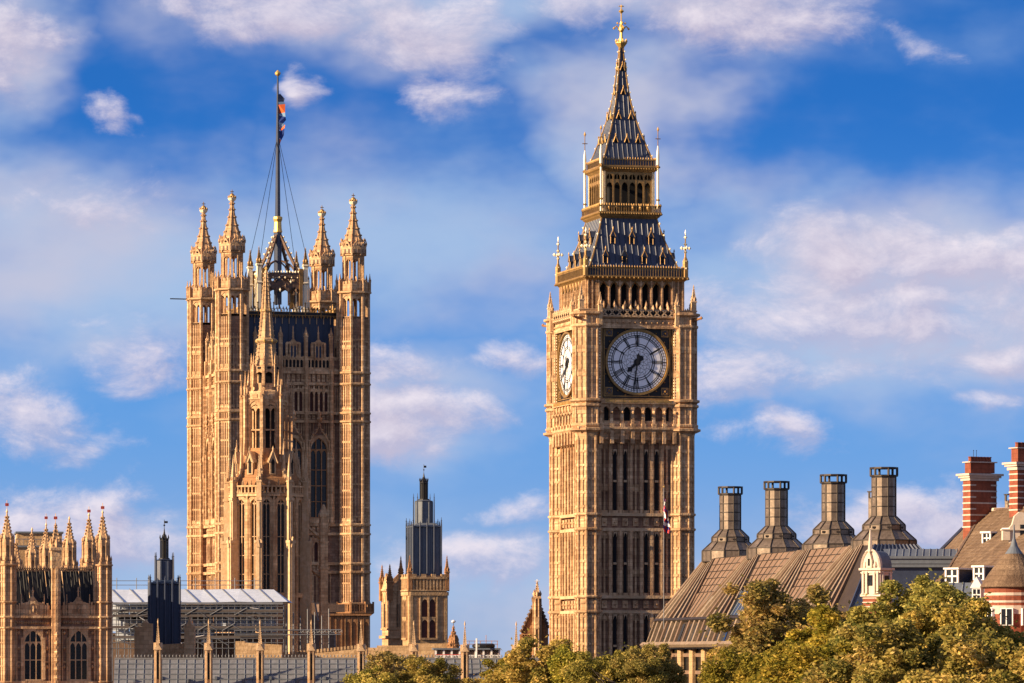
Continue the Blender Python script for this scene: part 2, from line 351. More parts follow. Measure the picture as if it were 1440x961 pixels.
# ================================================================== the clock tower
def clock_tower():
    Y0 = 495.0; a = 14.8
    zb = lambda py: Z(py, Y0 + 6.0 * min(1.0, max(0.0, (400 - py) / 250.0)))
    h = 5.377
    cx_, cy_ = 12.233, 501.57
    th = thing('clock_tower', 'tall gothic stone clock tower with a gilded spire and two dials in view', 'clock tower', (cx_, cy_, 0), a)
    z_st0, z_st1, z_ar, z_d0 = zb(601), zb(607), zb(569), zb(566)
    z_top = zb(458); z_bal = zb(436)
    yb = -(h + .15)
    # --- shaft
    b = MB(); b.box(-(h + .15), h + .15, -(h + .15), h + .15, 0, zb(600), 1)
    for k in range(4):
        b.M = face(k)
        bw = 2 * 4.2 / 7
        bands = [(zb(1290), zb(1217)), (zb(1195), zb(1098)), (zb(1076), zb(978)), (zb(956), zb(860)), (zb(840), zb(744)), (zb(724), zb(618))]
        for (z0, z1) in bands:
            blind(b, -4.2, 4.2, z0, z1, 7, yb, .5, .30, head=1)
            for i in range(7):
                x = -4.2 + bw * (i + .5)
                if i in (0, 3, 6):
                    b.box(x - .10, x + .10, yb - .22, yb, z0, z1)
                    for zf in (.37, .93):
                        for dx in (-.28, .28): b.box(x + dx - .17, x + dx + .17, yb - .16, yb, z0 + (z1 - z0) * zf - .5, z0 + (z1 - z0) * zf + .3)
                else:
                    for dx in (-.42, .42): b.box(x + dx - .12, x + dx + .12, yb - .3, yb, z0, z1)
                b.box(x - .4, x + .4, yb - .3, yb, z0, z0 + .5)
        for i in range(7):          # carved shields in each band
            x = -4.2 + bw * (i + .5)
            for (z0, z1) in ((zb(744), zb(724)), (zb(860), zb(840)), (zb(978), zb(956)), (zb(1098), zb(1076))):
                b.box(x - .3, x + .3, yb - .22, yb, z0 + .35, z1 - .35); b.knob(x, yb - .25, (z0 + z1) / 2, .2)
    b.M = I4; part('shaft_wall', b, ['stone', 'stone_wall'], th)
    # slit windows
    sl = MB(); hh = zb(744) - zb(840)
    H1 = (zb(633) - zb(718))
    sl.box(-.17, .17, -.14, -.10, 0, H1, 0); sl.box(-.2, .2, -.32, -.1, H1 * .47, H1 * .49 + .1, 1)
    sl.arch(-.2, .2, H1 - .5, H1 - .02, H1 + .1, -.34, -.1, 1, n=3)
    slm = sl.build('window', ['void', 'stone_tr'])
    for k in range(4):
        for zp in (718, 834, 950):
            for i in (1, 2, 4, 5):
                part('window', slm, None, th, face(k) @ T(-4.2 + bw * (i + .5), yb, zb(zp)))
    # corner turrets
    tm = MB(); r = 1.2
    tm.lathe(0, 0, [(r, 0), (r, zb(620)), (1.5, zb(606))], 8)
    ribs(tm, 0, 0, r, 0, zb(612), .26)
    for zp in (723, 744, 839, 860, 955, 978, 1075, 1098): ring(tm, 0, 0, r, zb(zp), .3, .3)
    zlist = [zb(1195 - 19.3 * j) for j in range(30)]
    for k in range(8):
        tm.M = facet(tm, 0, 0, k)
        for z in zlist:
            if z < zb(630): tm.box(-.3, .3, -(r + .1), -r, z - .12, z + .12)
        for (z0, z1) in bands: tm.box(-.07, .07, -(r + .09), -r, z0, z1)
    tm.M = I4
    # clock-stage octagon
    r2 = 1.5
    tm.lathe(0, 0, [(r2, zb(606)), (r2, zb(440))], 8); ribs(tm, 0, 0, r2, zb(605), zb(440), .22)
    for zp, o_ in ((604, .5), (598, .25), (570, .3), (563, .4), (458, .25), (441, .45)): ring(tm, 0, 0, r2, zb(zp), .35, o_)
    for k in range(8):
        tm.M = facet(tm, 0, 0, k)
        tm.box(-.07, .07, -(r2 + .1), -r2, zb(598), zb(442))
        for zp in (583, 530, 496): 
            for dx in (-.3, .3): tm.box(dx - .2, dx + .2, -(r2 + .08), -r2, zb(zp), zb(zp) + .75)
    tme = tm.build('corner_turret', 'stone')
    for sx_ in (-1, 1):
        for sy_ in (-1, 1): part('corner_turret', tme, None, th, T(sx_ * h, sy_ * h))
    # string courses
    sc = MB()
    for zp in (723, 744, 839, 860, 955, 978, 1075, 1098):
        z = zb(zp); q = h + .66
        sc.box(-q, q, -q, q, z - .22, z + .12)
    part('string_course', sc, 'stone_tr', th)
    # corbelled cornice below the clock stage
    cb = MB()
    q0 = h + .5
    cb.lathe(0, 0, [(q0, zb(622)), (q0 + .55, zb(610)), (q0 + 1.0, zb(604)), (q0 + 1.0, zb(601)), (q0 + .6, zb(599))], 4)
    for k in range(4):
        cb.M = face(k)
        for i in range(8):
            x = -4.2 + bw * i
            cb.poly([(x - .2, zb(624)), (x + .2, zb(624)), (x + .2, zb(606)), (x - .2, zb(606))], -(q0 + .9), -(q0 - .2))
        for i in range(7):
            x = -4.2 + bw * (i + .5)
            cb.box(x - .3, x + .3, -(q0 + .45), -q0, zb(618), zb(610))
    cb.M = I4; part('corbel_cornice', cb, 'stone', th)
    # --- clock stage wall and arcade below the dials
    yc = -(h + .55)
    cs = MB(); cs.lathe(0, 0, [(-yc, zb(601)), (-yc, zb(437))], 4, 1)
    for k in range(4):
        cs.M = face(k)
        for i in range(8):
            x = -4.25 + 8.5 / 7 * i
            cs.box(x - .17, x + .17, yc - .75, yc, zb(601), zb(567)); cs.box(x - .26, x + .26, yc - .95, yc, zb(601), zb(596))
            cs.knob(x, yc - .85, zb(580), .22)
        for i in range(7):
            x0 = -4.25 + 8.5 / 7 * i + .17; cs.arch(x0, x0 + 8.5 / 7 - .34, zb(578), zb(572), zb(568), yc - .6, yc, n=4)
            cs.box(x0, x0 + 8.5 / 7 - .34, yc - .55, yc, zb(601), zb(592))
        cs.box(-4.3, 4.3, yc - .9, yc, zb(568), zb(563))
        cs.box(-4.6, 4.6, yc - .7, yc, zb(462), zb(457.5))
        # quatrefoil frieze and balustrade above the dial
        cs.box(-4.6, 4.6, yc - .55, yc, zb(457.5), zb(449))
        for i in range(14):
            x = -4.2 + 8.4 / 13 * i; cs.knob(x, yc - .58, zb(453.5), .2)
    cs.M = I4; part('clock_stage_wall', cs, ['stone', 'stone_wall'], th)
    bl = MB(); bl.box(-.42, .42, -.08, -.05, 0, zb(572) - zb(592), 0)
    blm = bl.build('window', ['void'])
    for k in range(4):
        for i in range(7):
            if i % 2 == 0: part('window', blm, None, th, face(k) @ T(-4.25 + 8.5 / 7 * (i + .5), yc, zb(592)))
    # --- dial with its square surround
    Rr = 3.62; zc = zb(509); SQ = 3.95
    def annulus(mb, r0, r1, y, m, n=64):
        vs = []; fs = []
        for i in range(n):
            t = 2 * math.pi * i / n
            vs += [(r0 * math.sin(t), y, r0 * math.cos(t)), (r1 * math.sin(t), y, r1 * math.cos(t))]
        for i in range(n): j = (i + 1) % n; fs.append((2 * i, 2 * j, 2 * j + 1, 2 * i + 1))
        mb.add(vs, fs, m)
    def bar(mb, p, q, w, y, m):
        p = Vector(p); q = Vector(q); d = (q - p).normalized(); s_ = Vector((-d.y, d.x)) * w / 2
        pts = [p - s_, q - s_, q + s_, p + s_]
        mb.add([(v.x, y, v.y) for v in pts], [(0, 1, 2, 3)], m)
    sq = MB()
    sq.box(-SQ - .35, SQ + .35, .05, .35, -SQ - .35, SQ + .35, 0)
    for (w0, w1, yy, m) in ((SQ + .05, SQ + .28, -.12, 1), (SQ - .22, SQ - .10, -.06, 1)):
        for s1, s2 in ((-1, 0), (1, 0), (0, -1), (0, 1)):
            if s1: sq.box(min(s1 * w0, s1 * w1), max(s1 * w0, s1 * w1), yy, .06, -w1, w1, m)
            else: sq.box(-w0, w0, yy, .06, min(s2 * w0, s2 * w1), max(s2 * w0, s2 * w1), m)
    for s1 in (-1, 1):
        for s2 in (-1, 1):
            x, z = s1 * 3.22, s2 * 3.22
            sq.box(x - .42, x + .42, -.02, .06, z - .42, z + .42, 1); sq.box(x - .3, x + .3, -.06, .0, z - .3, z + .3, 2)
            sq.knob(x, -.08, z, .2, 1); 
            for dx, dz in ((-.2, -.2), (.2, .2), (-.2, .2), (.2, -.2)): sq.knob(x + dx, -.07, z + dz, .1, 1)
            for t in (.35, .6, .95, 1.2):
                ax = s1 * 3.75 * math.sin(math.pi / 4 + (t - .78) * 1.0) ; az_ = s2 * 3.75 * math.cos(math.pi / 4 + (t - .78) * 1.0)
                sq.knob(ax * 1.03, -.03, az_ * 1.03, .12, 1)
    annulus(sq, Rr - .14, Rr + .06, -.24, 1); 
    # rim cylinder (gold outside, dark inside)
    n = 64; vs = []; fs = []
    for i in range(n):
        t = 2 * math.pi * i / n
        for (rr, y) in ((Rr + .06, -.24), (Rr + .06, .06), (Rr - .14, -.24), (Rr - .14, .06)): vs.append((rr * math.sin(t), y, rr * math.cos(t)))
    for i in range(n):
        j = (i + 1) % n; fs += [(4 * i, 4 * j, 4 * j + 1, 4 * i + 1), (4 * i + 2, 4 * i + 3, 4 * j + 3, 4 * j + 2)]
    sq.add(vs, fs, 1)
    sqm = sq.build('dial_surround', ['iron', 'gold_dk', 'slate'])
    D = 3.42
    dl = MB(); vs = [(0, -.02, 0)] + [(D * 1.02 * math.sin(2 * math.pi * i / 64), -.02, D * 1.02 * math.cos(2 * math.pi * i / 64)) for i in range(64)]
    dl.add(vs, [(0, 1 + (i + 1) % 64, 1 + i) for i in range(64)], 0)
    dlm = dl.build('dial_glass', ['dial'])
    ir = MB()
    for (r0, r1) in ((.985, 1.02), (.845, .872), (.80, .823), (.575, .60), (.505, .53), (.925, .935)): annulus(ir, r0 * D, r1 * D, -.05, 0)
    annulus(ir, 1.0 * D, 1.03 * D, -.06, 1)
    for i in range(60):
        t = 2 * math.pi * i / 60; sn, cs_ = math.sin(t), math.cos(t)
        w = .11 if i % 5 == 0 else .05
        ir_y = -.055
        bar(ir, (sn * D * .86, cs_ * D * .86), (sn * D, cs_ * D), w, ir_y, 0)
        if i % 5 == 0: bar(ir, (sn * D * .51, cs_ * D * .51), (sn * D * .86, cs_ * D * .86), .07, ir_y - .005, 0)
    # rosette of glazing bars inside
    for k in range(12):
        t0 = 2 * math.pi * k / 12
        for (ra, rb, dt) in ((.0, .22, 0), (.22, .36, .26), (.22, .36, -.26), (.36, .51, -.0), (.36, .51, .52)):
            t1 = t0 + (.0 if ra < .3 else .26 if ra < .4 and dt == 0 else 0); 
            bar(ir, (math.sin(t0) * ra * D, math.cos(t0) * ra * D), (math.sin(t0 + dt) * rb * D, math.cos(t0 + dt) * rb * D), .03, -.045, 0)
    for rr in (.12, .22, .36, .44): annulus(ir, rr * D - .01, rr * D + .01, -.044, 0)
    # roman numerals
    def numeral(txt, ang):
        t = R(ang); ca, sa = math.cos(t), math.sin(t)
        H_ = .36 * D * .5; wd = {'I': .13, 'V': .27, 'X': .27}
        tot = sum(wd[c] for c in txt) ; x = -tot / 2; rc = .70 * D
        def P(u, v): # u right, v up at the numeral's centre
            return (sa * (rc + v) + ca * u, ca * (rc + v) - sa * u)
        for c in txt:
            w_ = wd[c]; xm = x + w_ / 2; q = w_ * .38
            if c == 'I': bar(ir, P(xm, -H_), P(xm, H_), .075, -.065, 0)
            if c == 'V': bar(ir, P(xm - q, H_), P(xm, -H_), .075, -.065, 0); bar(ir, P(xm + q, H_), P(xm, -H_), .04, -.066, 0)
            if c == 'X': bar(ir, P(xm - q, H_), P(xm + q, -H_), .075, -.065, 0); bar(ir, P(xm + q, H_), P(xm - q, -H_), .04, -.066, 0)
            x += w_
    for i, s_ in enumerate(['XII', 'I', 'II', 'III', 'IV', 'V', 'VI', 'VII', 'VIII', 'IX', 'X', 'XI']): numeral(s_, 30 * i)
    irm = ir.build('dial_ironwork', ['iron', 'gold'])
    def hand(length, wid, tail, tip):
        mb = MB()
        pts = [(-wid * .5, 0), (wid * .5, 0), (wid * .35, length * .55), (wid * tip, length * .72), (0, length), (-wid * tip, length * .72), (-wid * .35, length * .55)]
        mb.poly([(x, z) for x, z in pts], -.06, .0)
        mb.poly([(-wid * .45, .05), (-wid * .9, -tail * .75), (0, -tail), (wid * .9, -tail * .75), (wid * .45, .05)], -.065, -.002)
        n_ = 12; mb.poly([(wid * 1.1 * math.cos(2 * math.pi * i / n_), wid * 1.1 * math.sin(2 * math.pi * i / n_)) for i in range(n_)], -.09, 0)
        return mb
    hm = hand(D * .47, .34, .95, .95).build('hour_hand', 'iron'); mm = hand(D * .98, .17, 1.0, .55).build('minute_hand', 'iron')
    sqs = MB()   # striped colonnettes beside the dial
    for i in range(26):
        z = zb(566) + (zb(458) - zb(566)) * i / 26; hh_ = (zb(458) - zb(566)) / 26
        sqs.lathe(0, 0, [(.15, z), (.15, z + hh_ * .55)], 6, 0); sqs.lathe(0, 0, [(.21, z + hh_ * .55), (.21, z + hh_)], 6, 1)
    sqsm = sqs.build('colonnette', ['stone_red', 'goldw'])
    cu = bpy.data.curves.new('inscription_text', 'FONT'); cu.body = 'DOMINE SALVAM FAC REGINAM NOSTRAM VICTORIAM PRIMAM'
    cu.size = .44; cu.align_x = 'CENTER'; cu.extrude = .01
    co = bpy.data.objects.new('inscription_tmp', cu); COL.objects.link(co)
    bpy.context.view_layer.update()
    tme_ = bpy.data.meshes.new_from_object(co.evaluated_get(bpy.context.evaluated_depsgraph_get()))
    bpy.data.objects.remove(co); tme_.materials.clear(); tme_.materials.append(M_['gold'])
    wtx = max(v.co.x for v in tme_.vertices) * 2
    tme_.name = 'inscription'
    for k in range(4):
        MF = face(k) @ T(0, yc - .3, zc)
        d = part('clock_dial', sqm, None, th, MF)
        part('dial_glass', dlm, None, d); part('dial_ironwork', irm, None, d)
        part('hour_hand', hm, None, d, T(0, -.10, 0) @ Matrix.Rotation(R(225.8), 4, 'Y'))
        part('minute_hand', mm, None, d, T(0, -.19, 0) @ Matrix.Rotation(R(188.5), 4, 'Y'))
        part('inscription', tme_, None, d, T(0, -.62, -(zc - zb(566.6))) @ Matrix.Rotation(R(90), 4, 'X') @ Matrix.Diagonal((7.6 / wtx, 1, 1, 1)))
        for s_ in (-1, 1): part('colonnette', sqsm, None, th, face(k) @ T(s_ * 4.42, yc - .42))
    # --- balustrade round the top of the clock stage
    q = h + 1.35
    bu = MB(); bu.lathe(0, 0, [(h + .9, zb(449)), (q + .1, zb(446)), (q + .1, zb(444)), (h + 1, zb(443))], 4, 0)
    for k in range(4):
        bu.M = face(k)
        bu.box(-q, q, -q - .1, -q + .12, zb(437), zb(435.4), 0)
        bu.box(-q, q, -q + .02, -q + .1, zb(444), zb(436), 1)
        for i in range(11):
            x = -4.3 + 8.6 / 10 * i
            bu.M = face(k) @ T(x, -q, zb(440)) @ Matrix.Rotation(R(45), 4, 'Y')
            for s1 in (-1, 1):
                bu.box(-.4, .4, -.1, 0, s1 * .32 - .06, s1 * .32 + .06, 0); bu.box(s1 * .32 - .06, s1 * .32 + .06, -.1, 0, -.4, .4, 0)
            bu.M = face(k)
            bu.knob(x, -q, zb(434), .22, 0, .45)
        for i in range(9):
            for s_ in (-1, 1): bu.box(s_ * (4.7 + .2 * i) - .06, s_ * (4.7 + .2 * i) + .06, -q - .05, -q + .1, zb(444), zb(437), 0)
    bu.M = I4; part('balustrade', bu, ['stone_tr', 'void'], th)
    gp = MB(); pinnacle(gp, 0, 0, zb(446), zb(424), zb(399), .5, m2=0)
    gpm = gp.build('pinnacle', 'stone_tr')
    ip = MB(); pinnacle(ip, 0, 0, zb(458), zb(430), zb(412), .42)
    ipm = ip.build('pinnacle', 'stone_tr')
    for s1 in (-1, 1):
        for s2 in (-1, 1): part('pinnacle', gpm, None, th, T(s1 * (h + 1.1), s2 * (h + 1.1)))
    for k in range(4):
        for s_ in (-1, 1): part('pinnacle', ipm, None, th, face(k) @ T(s_ * 4.42, -(h + 1.5)))
        g = MB()
        g.tube((-(h + .9), -(h + .9), zb(450)), (-(h + 2.1), -(h + 1.6), zb(447)), .2, 6, r2=.12); g.knob(-(h + 2.15), -(h + 1.65), zb(446.5), .22)
        part('gargoyle', g, 'stone_red', th, face(k))
    # --- belfry
    bb = 5.55
    be = MB(); be.box(-4.6, 4.6, -4.6, 4.6, zb(445), zb(392), 1)
    for k in range(4):
        be.M = face(k)
        n = 7; s_ = 1.22; x0 = -s_ * 3.5
        for i in range(n + 1):
            x = x0 + s_ * i; be.box(x - .19, x + .19, -bb - .05, -4.5, zb(445), zb(394), 0); be.box(x - .08, x + .08, -bb - .22, -bb, zb(445), zb(394), 0)
        for i in range(n):
            be.arch(x0 + s_ * i + .19, x0 + s_ * (i + 1) - .19, zb(405), zb(396.5), zb(392), -bb, -bb + .5, 0, n=5)
            xm = x0 + s_ * (i + .5)
            be.tube((xm - .5, -bb - .1, zb(404)), (xm, -bb - .1, zb(394)), .07, 4, 2); be.tube((xm + .5, -bb - .1, zb(404)), (xm, -bb - .1, zb(394)), .07, 4, 2)
            be.knob(xm, -bb - .1, zb(428), .2, 0, .6); be.box(xm - .5, xm + .5, -bb + .3, -bb + .45, zb(445), zb(432), 2)
        for s1 in (-1, 1):
            be.box(min(s1 * 4.3, s1 * bb), max(s1 * 4.3, s1 * bb), -bb, -4.5, zb(445), zb(392), 0)
            for dx in (4.5, 4.95, 5.45): be.box(s1 * dx - .07, s1 * dx + .07, -bb - .14, -bb, zb(440), zb(393), 0)
    be.M = I4
    part('belfry', be, ['stone', 'void', 'gold_dk'], th)
    pc = MB(); q = 5.9
    pc.lathe(0, 0, [(5.6, zb(395)), (q, zb(391)), (q + .15, zb(389.5)), (q + .15, zb(388)), (5.6, zb(387))], 4, 0)
    pc.lathe(0, 0, [(q - .25, zb(388)), (q - .25, zb(377)), (5.3, zb(376))], 4, 1)
    for k in range(4):
        pc.M = face(k)
        pc.box(-q, q, -q - .02, -q + .1, zb(378), zb(376.6), 2)
        for i in range(40):
            x = -q + 2 * q / 39 * i; pc.box(x - .035, x + .035, -q - .03, -q + .05, zb(388), zb(377), 2); pc.knob(x, -q, zb(375.5), .12, 2, .22)
        for i in range(24):
            x = -q + 2 * q / 23 * i; pc.knob(x, -q - .16, zb(390.5), .14, 0)
    pc.M = I4; part('parapet', pc, ['gold_dk', 'slate', 'gold_dk'], th)
    # --- lower iron roof
    prof = [(5.12, zb(375)), (4.55, zb(358)), (3.95, zb(338)), (3.5, zb(320)), (3.18, zb(305))]
    lr = MB(); lr.lathe(0, 0, prof, 4, 0)
    def on(prof, z):
        for (r0, z0), (r1, z1) in zip(prof, prof[1:]):
            if z0 <= z <= z1: return r0 + (r1 - r0) * (z - z0) / (z1 - z0)
        return prof[-1][0]
    for k in range(4):
        lr.M = face(k)
        for i in range(-7, 8):
            x = i * .68
            for (r0, z0), (r1, z1) in zip(prof, prof[1:]):
                if abs(x) < r1: lr.tube((x, -r0 - .02, z0), (x, -r1 - .02, z1), .05, 4, 2 if False else 0)
                elif abs(x) < r0: 
                    t = (r0 - abs(x)) / (r0 - r1); lr.tube((x, -r0 - .02, z0), (x, -(r0 + (r1 - r0) * t) - .02, z0 + (z1 - z0) * t), .05, 4, 0)
    lr.M = I4; part('lower_roof', lr, ['slate', 'goldw', 'gold_dk'], th)
    def hip(mb, prof, st, sz, m=0, k4=(0, 1, 2, 3)):
        for k in k4:
            sx_, sy_ = ((-1, -1), (-1, 1), (1, 1), (1, -1))[k]
            for (r0, z0), (r1, z1) in zip(prof, prof[1:]):
                mb.tube((sx_ * r0, sy_ * r0, z0), (sx_ * r1, sy_ * r1, z1), .10, 5, 1)
                n_ = max(1, int((z1 - z0) / st))
                for i in range(n_):
                    t = (i + .5) / n_; rr = r0 + (r1 - r0) * t + .12; mb.knob(sx_ * rr, sy_ * rr, z0 + (z1 - z0) * t, sz, m, sz * 1.1)
    
    for k in range(4): hc = MB(); hip(hc, prof, .95, .15, 0, (k,)); part('hip_crockets', hc, ['goldw', 'gold_dk'], th)
    dm = MB()
    dm.box(-.26, .26, -.2, .7, 0, .85, 0); dm.box(-.15, .15, -.22, -.19, .1, .85, 1)
    dm.add([(-.34, -.3, .8), (.34, -.3, .8), (0, -.3, 1.5), (-.34, .9, .8), (.34, .9, .8), (0, .9, 1.5)], [(0, 1, 2), (0, 2, 5, 3), (1, 4, 5, 2)], 0)
    for s1 in (-1, 1): dm.tube((s1 * .34, -.31, .78), (0, -.31, 1.5), .045, 4, 2); dm.tube((s1 * .25, -.22, 0), (s1 * .25, -.22, .85), .04, 4, 2)
    dm.knob(0, -.31, 1.65, .09, 2, .28)
    dmm = dm.build('dormer', ['slate', 'void', 'gold_dk'])
    for k in range(4):
        for (zp, xs) in ((370, (-3.3, -1.1, 1.2, 3.3)), (342, (-2.2, 0, 2.2))):
            for x in xs: part('dormer', dmm, None, th, face(k) @ T(x, -on(prof, zb(zp) + .5) - .12, zb(zp)))
    # corner finials with gilt stars
    cf = MB()
    cf.lathe(0, 0, [(.28, zb(388)), (.28, zb(366)), (.1, zb(360)), (.06, zb(345))], 6, 0)
    cf.tube((0, 0, zb(362)), (0, 0, zb(330)), .07, 6, 0)
    for (dx, dz) in ((-.55, 0), (.55, 0), (0, .55), (0, -.55)): cf.knob(dx * .8, 0, zb(348) + dz * .8, .22, 1); cf.knob(0, dx * .8, zb(348) + dz * .8, .22, 1)
    cf.knob(0, 0, zb(333), .22, 1); cf.knob(0, 0, zb(327), .08, 1, .4); cf.knob(0, 0, zb(366), .34, 1); cf.knob(0, 0, zb(376), .4, 1)
    cfm = cf.build('finial', ['gold_dk', 'goldw'])
    for s1 in (-1, 1):
        for s2 in (-1, 1): part('finial', cfm, None, th, T(s1 * 5.75, s2 * 5.75))
    # --- lantern stage
    la = MB(); 
    la.lathe(0, 0, [(3.15, zb(307)), (3.5, zb(303)), (3.65, zb(299)), (3.65, zb(297)), (3.1, zb(296.5))], 4, 0)
    la.box(-1.9, 1.9, -1.9, 1.9, zb(297), zb(240), 1)
    for k in range(4):
        la.M = face(k)
        q = 3.55
        la.box(-q, q, -q - .04, -q + .04, zb(290), zb(289.2), 0)
        for i in range(26):
            x = -q + 2 * q / 25 * i; la.box(x - .03, x + .03, -q - .03, -q + .03, zb(297), zb(289.5), 0); la.knob(x, -q, zb(288.3), .12, 0, .25); la.knob(x, -q - .1, zb(300), .15, 0)
        n = 6; s_ = .88; x0 = -s_ * 3
        for i in range(n + 1):
            x = x0 + s_ * i; la.box(x - .09, x + .09, -2.95, -2.7, zb(297), zb(242), 0)
        for i in range(n):
            la.arch(x0 + s_ * i + .09, x0 + s_ * (i + 1) - .09, zb(262), zb(256), zb(252.5), -2.93, -2.75, 0, n=4)
            xm = x0 + s_ * (i + .5)
            la.arch(x0 + s_ * i + .09, x0 + s_ * (i + 1) - .09, zb(249), zb(245), zb(241), -2.93, -2.75, 0, n=3)
            la.box(xm - .05, xm + .05, -2.9, -2.78, zb(253), zb(244), 0); la.box(x0 + s_ * i, x0 + s_ * (i + 1), -2.92, -2.8, zb(287), zb(285), 0)
            la.knob(xm, -2.95, zb(291), .2, 0, .5)
        for s1 in (-1, 1):
            la.box(min(s1 * 2.7, s1 * 3.0), max(s1 * 2.7, s1 * 3.0), -3.0, -2.7, zb(297), zb(240), 2)
    la.M = I4
    la.lathe(0, 0, [(2.9, zb(243)), (3.2, zb(239)), (3.35, zb(236)), (3.35, zb(234)), (3.0, zb(233))], 4, 0)
    for k in range(4):
        la.M = face(k)
        for i in range(22):
            x = -3.2 + 6.4 / 21 * i; la.knob(x, -3.3, zb(238), .13, 0); la.knob(x, -3.05, zb(224), .08, 0, .2); la.box(x - .025, x + .025, -3.08, -3.02, zb(234), zb(225), 0)
        la.box(-3.05, 3.05, -3.0, -2.9, zb(234), zb(226), 3); la.box(-3.1, 3.1, -3.1, -3.0, zb(226), zb(225), 0)
    la.M = I4
    part('lantern', la, ['gold_dk', 'void', 'goldw', 'slate'], th)
    po = MB()
    po.lathe(0, 0, [(.11, zb(300)), (.11, zb(235))], 6, 1); po.lathe(0, 0, [(.15, zb(232)), (.15, zb(218)), (.05, zb(206))], 6, 1)
    po.tube((0, 0, zb(216)), (0, 0, zb(186)), .05, 5, 0); po.box(-.3, .3, -.04, .04, zb(197), zb(196), 0); po.knob(0, 0, zb(184), .15, 0, .35); po.knob(0, 0, zb(235), .3, 0); po.knob(0, 0, zb(280), .25, 0)
    pom = po.build('pinnacle', ['gold_dk', 'goldw'])
    for s1 in (-1, 1):
        for s2 in (-1, 1): part('pinnacle', pom, None, th, T(s1 * 3.3, s2 * 3.3))
    # --- spire
    sp = [(2.87, zb(226)), (2.45, zb(212)), (2.05, zb(197)), (1.62, zb(181)), (1.28, zb(166)), (.9, zb(146)), (.62, zb(125)), (.42, zb(100)), (.24, zb(78)), (.17, zb(66))]
    s2 = MB(); s2.lathe(0, 0, sp, 4, 0)
    for k in range(4):
        s2.M = face(k)
        for i in range(-4, 5):
            x = i * .55
            for (r0, z0), (r1, z1) in zip(sp, sp[1:]):
                if abs(x) < r1: s2.tube((x, -r0 - .01, z0), (x, -r1 - .01, z1), .035, 4, 0)
        for (zp, xs) in ((201, (-1.3, 0, 1.3)), (168, (-.7, .7)), (133, (0,)), (99, (0,))):
            for x in xs:
                r_ = on(sp, zb(zp)) + .12
                for s1 in (-1, 1): s2.tube((x + s1 * .28, -r_, zb(zp)), (x, -r_, zb(zp) + .75), .06, 4, 2)
                s2.knob(x, -r_, zb(zp) + .85, .1, 2, .2); s2.box(x - .12, x + .12, -r_ + .02, -r_ + .2, zb(zp) - .1, zb(zp) + .4, 3)
    s2.M = I4; part('spire', s2, ['slate', 'goldw', 'gold_dk', 'void'], th)
    
    for k in range(4): h2 = MB(); hip(h2, sp, .7, .10, 0, (k,)); part('spire_crockets', h2, ['goldw', 'gold_dk'], th)
    fi = MB()
    fi.lathe(0, 0, [(.17, zb(68)), (.3, zb(66)), (.62, zb(60)), (.62, zb(59)), (.25, zb(57)), (.15, zb(50)), (.12, zb(30))], 8, 0)
    for k in range(8):
        t = math.pi / 4 * k; fi.knob(.62 * math.cos(t), .62 * math.sin(t), zb(57), .13, 0, .25)
    for k in range(4):
        c, s_ = math.cos(math.pi / 2 * k), math.sin(math.pi / 2 * k)
        fi.tube((0, 0, zb(44)), (c * .55, s_ * .55, zb(36)), .07, 5, 0); fi.tube((c * .55, s_ * .55, zb(36)), (c * .85, s_ * .85, zb(39)), .06, 5, 0)
        fi.knob(c * .85, s_ * .85, zb(39.5), .17, 0); fi.knob(c * .45, s_ * .45, zb(32), .15, 0)
    fi.lathe(0, 0, [(.1, zb(46)), (.28, zb(42)), (.28, zb(38)), (.1, zb(33))], 8, 0)
    fi.tube((0, 0, zb(40)), (0, 0, zb(6)), .07, 6, 0)
    fi.lathe(0, 0, [(.05, zb(18.5)), (.3, zb(15)), (.05, zb(12))], 8, 0); fi.box(-.3, .3, -.05, .05, zb(8.6), zb(7.4), 0); fi.box(-.05, .05, -.3, .3, zb(8.6), zb(7.4), 0)
    part('spire_finial', fi, 'gold', th)
    return th
clock_tower()
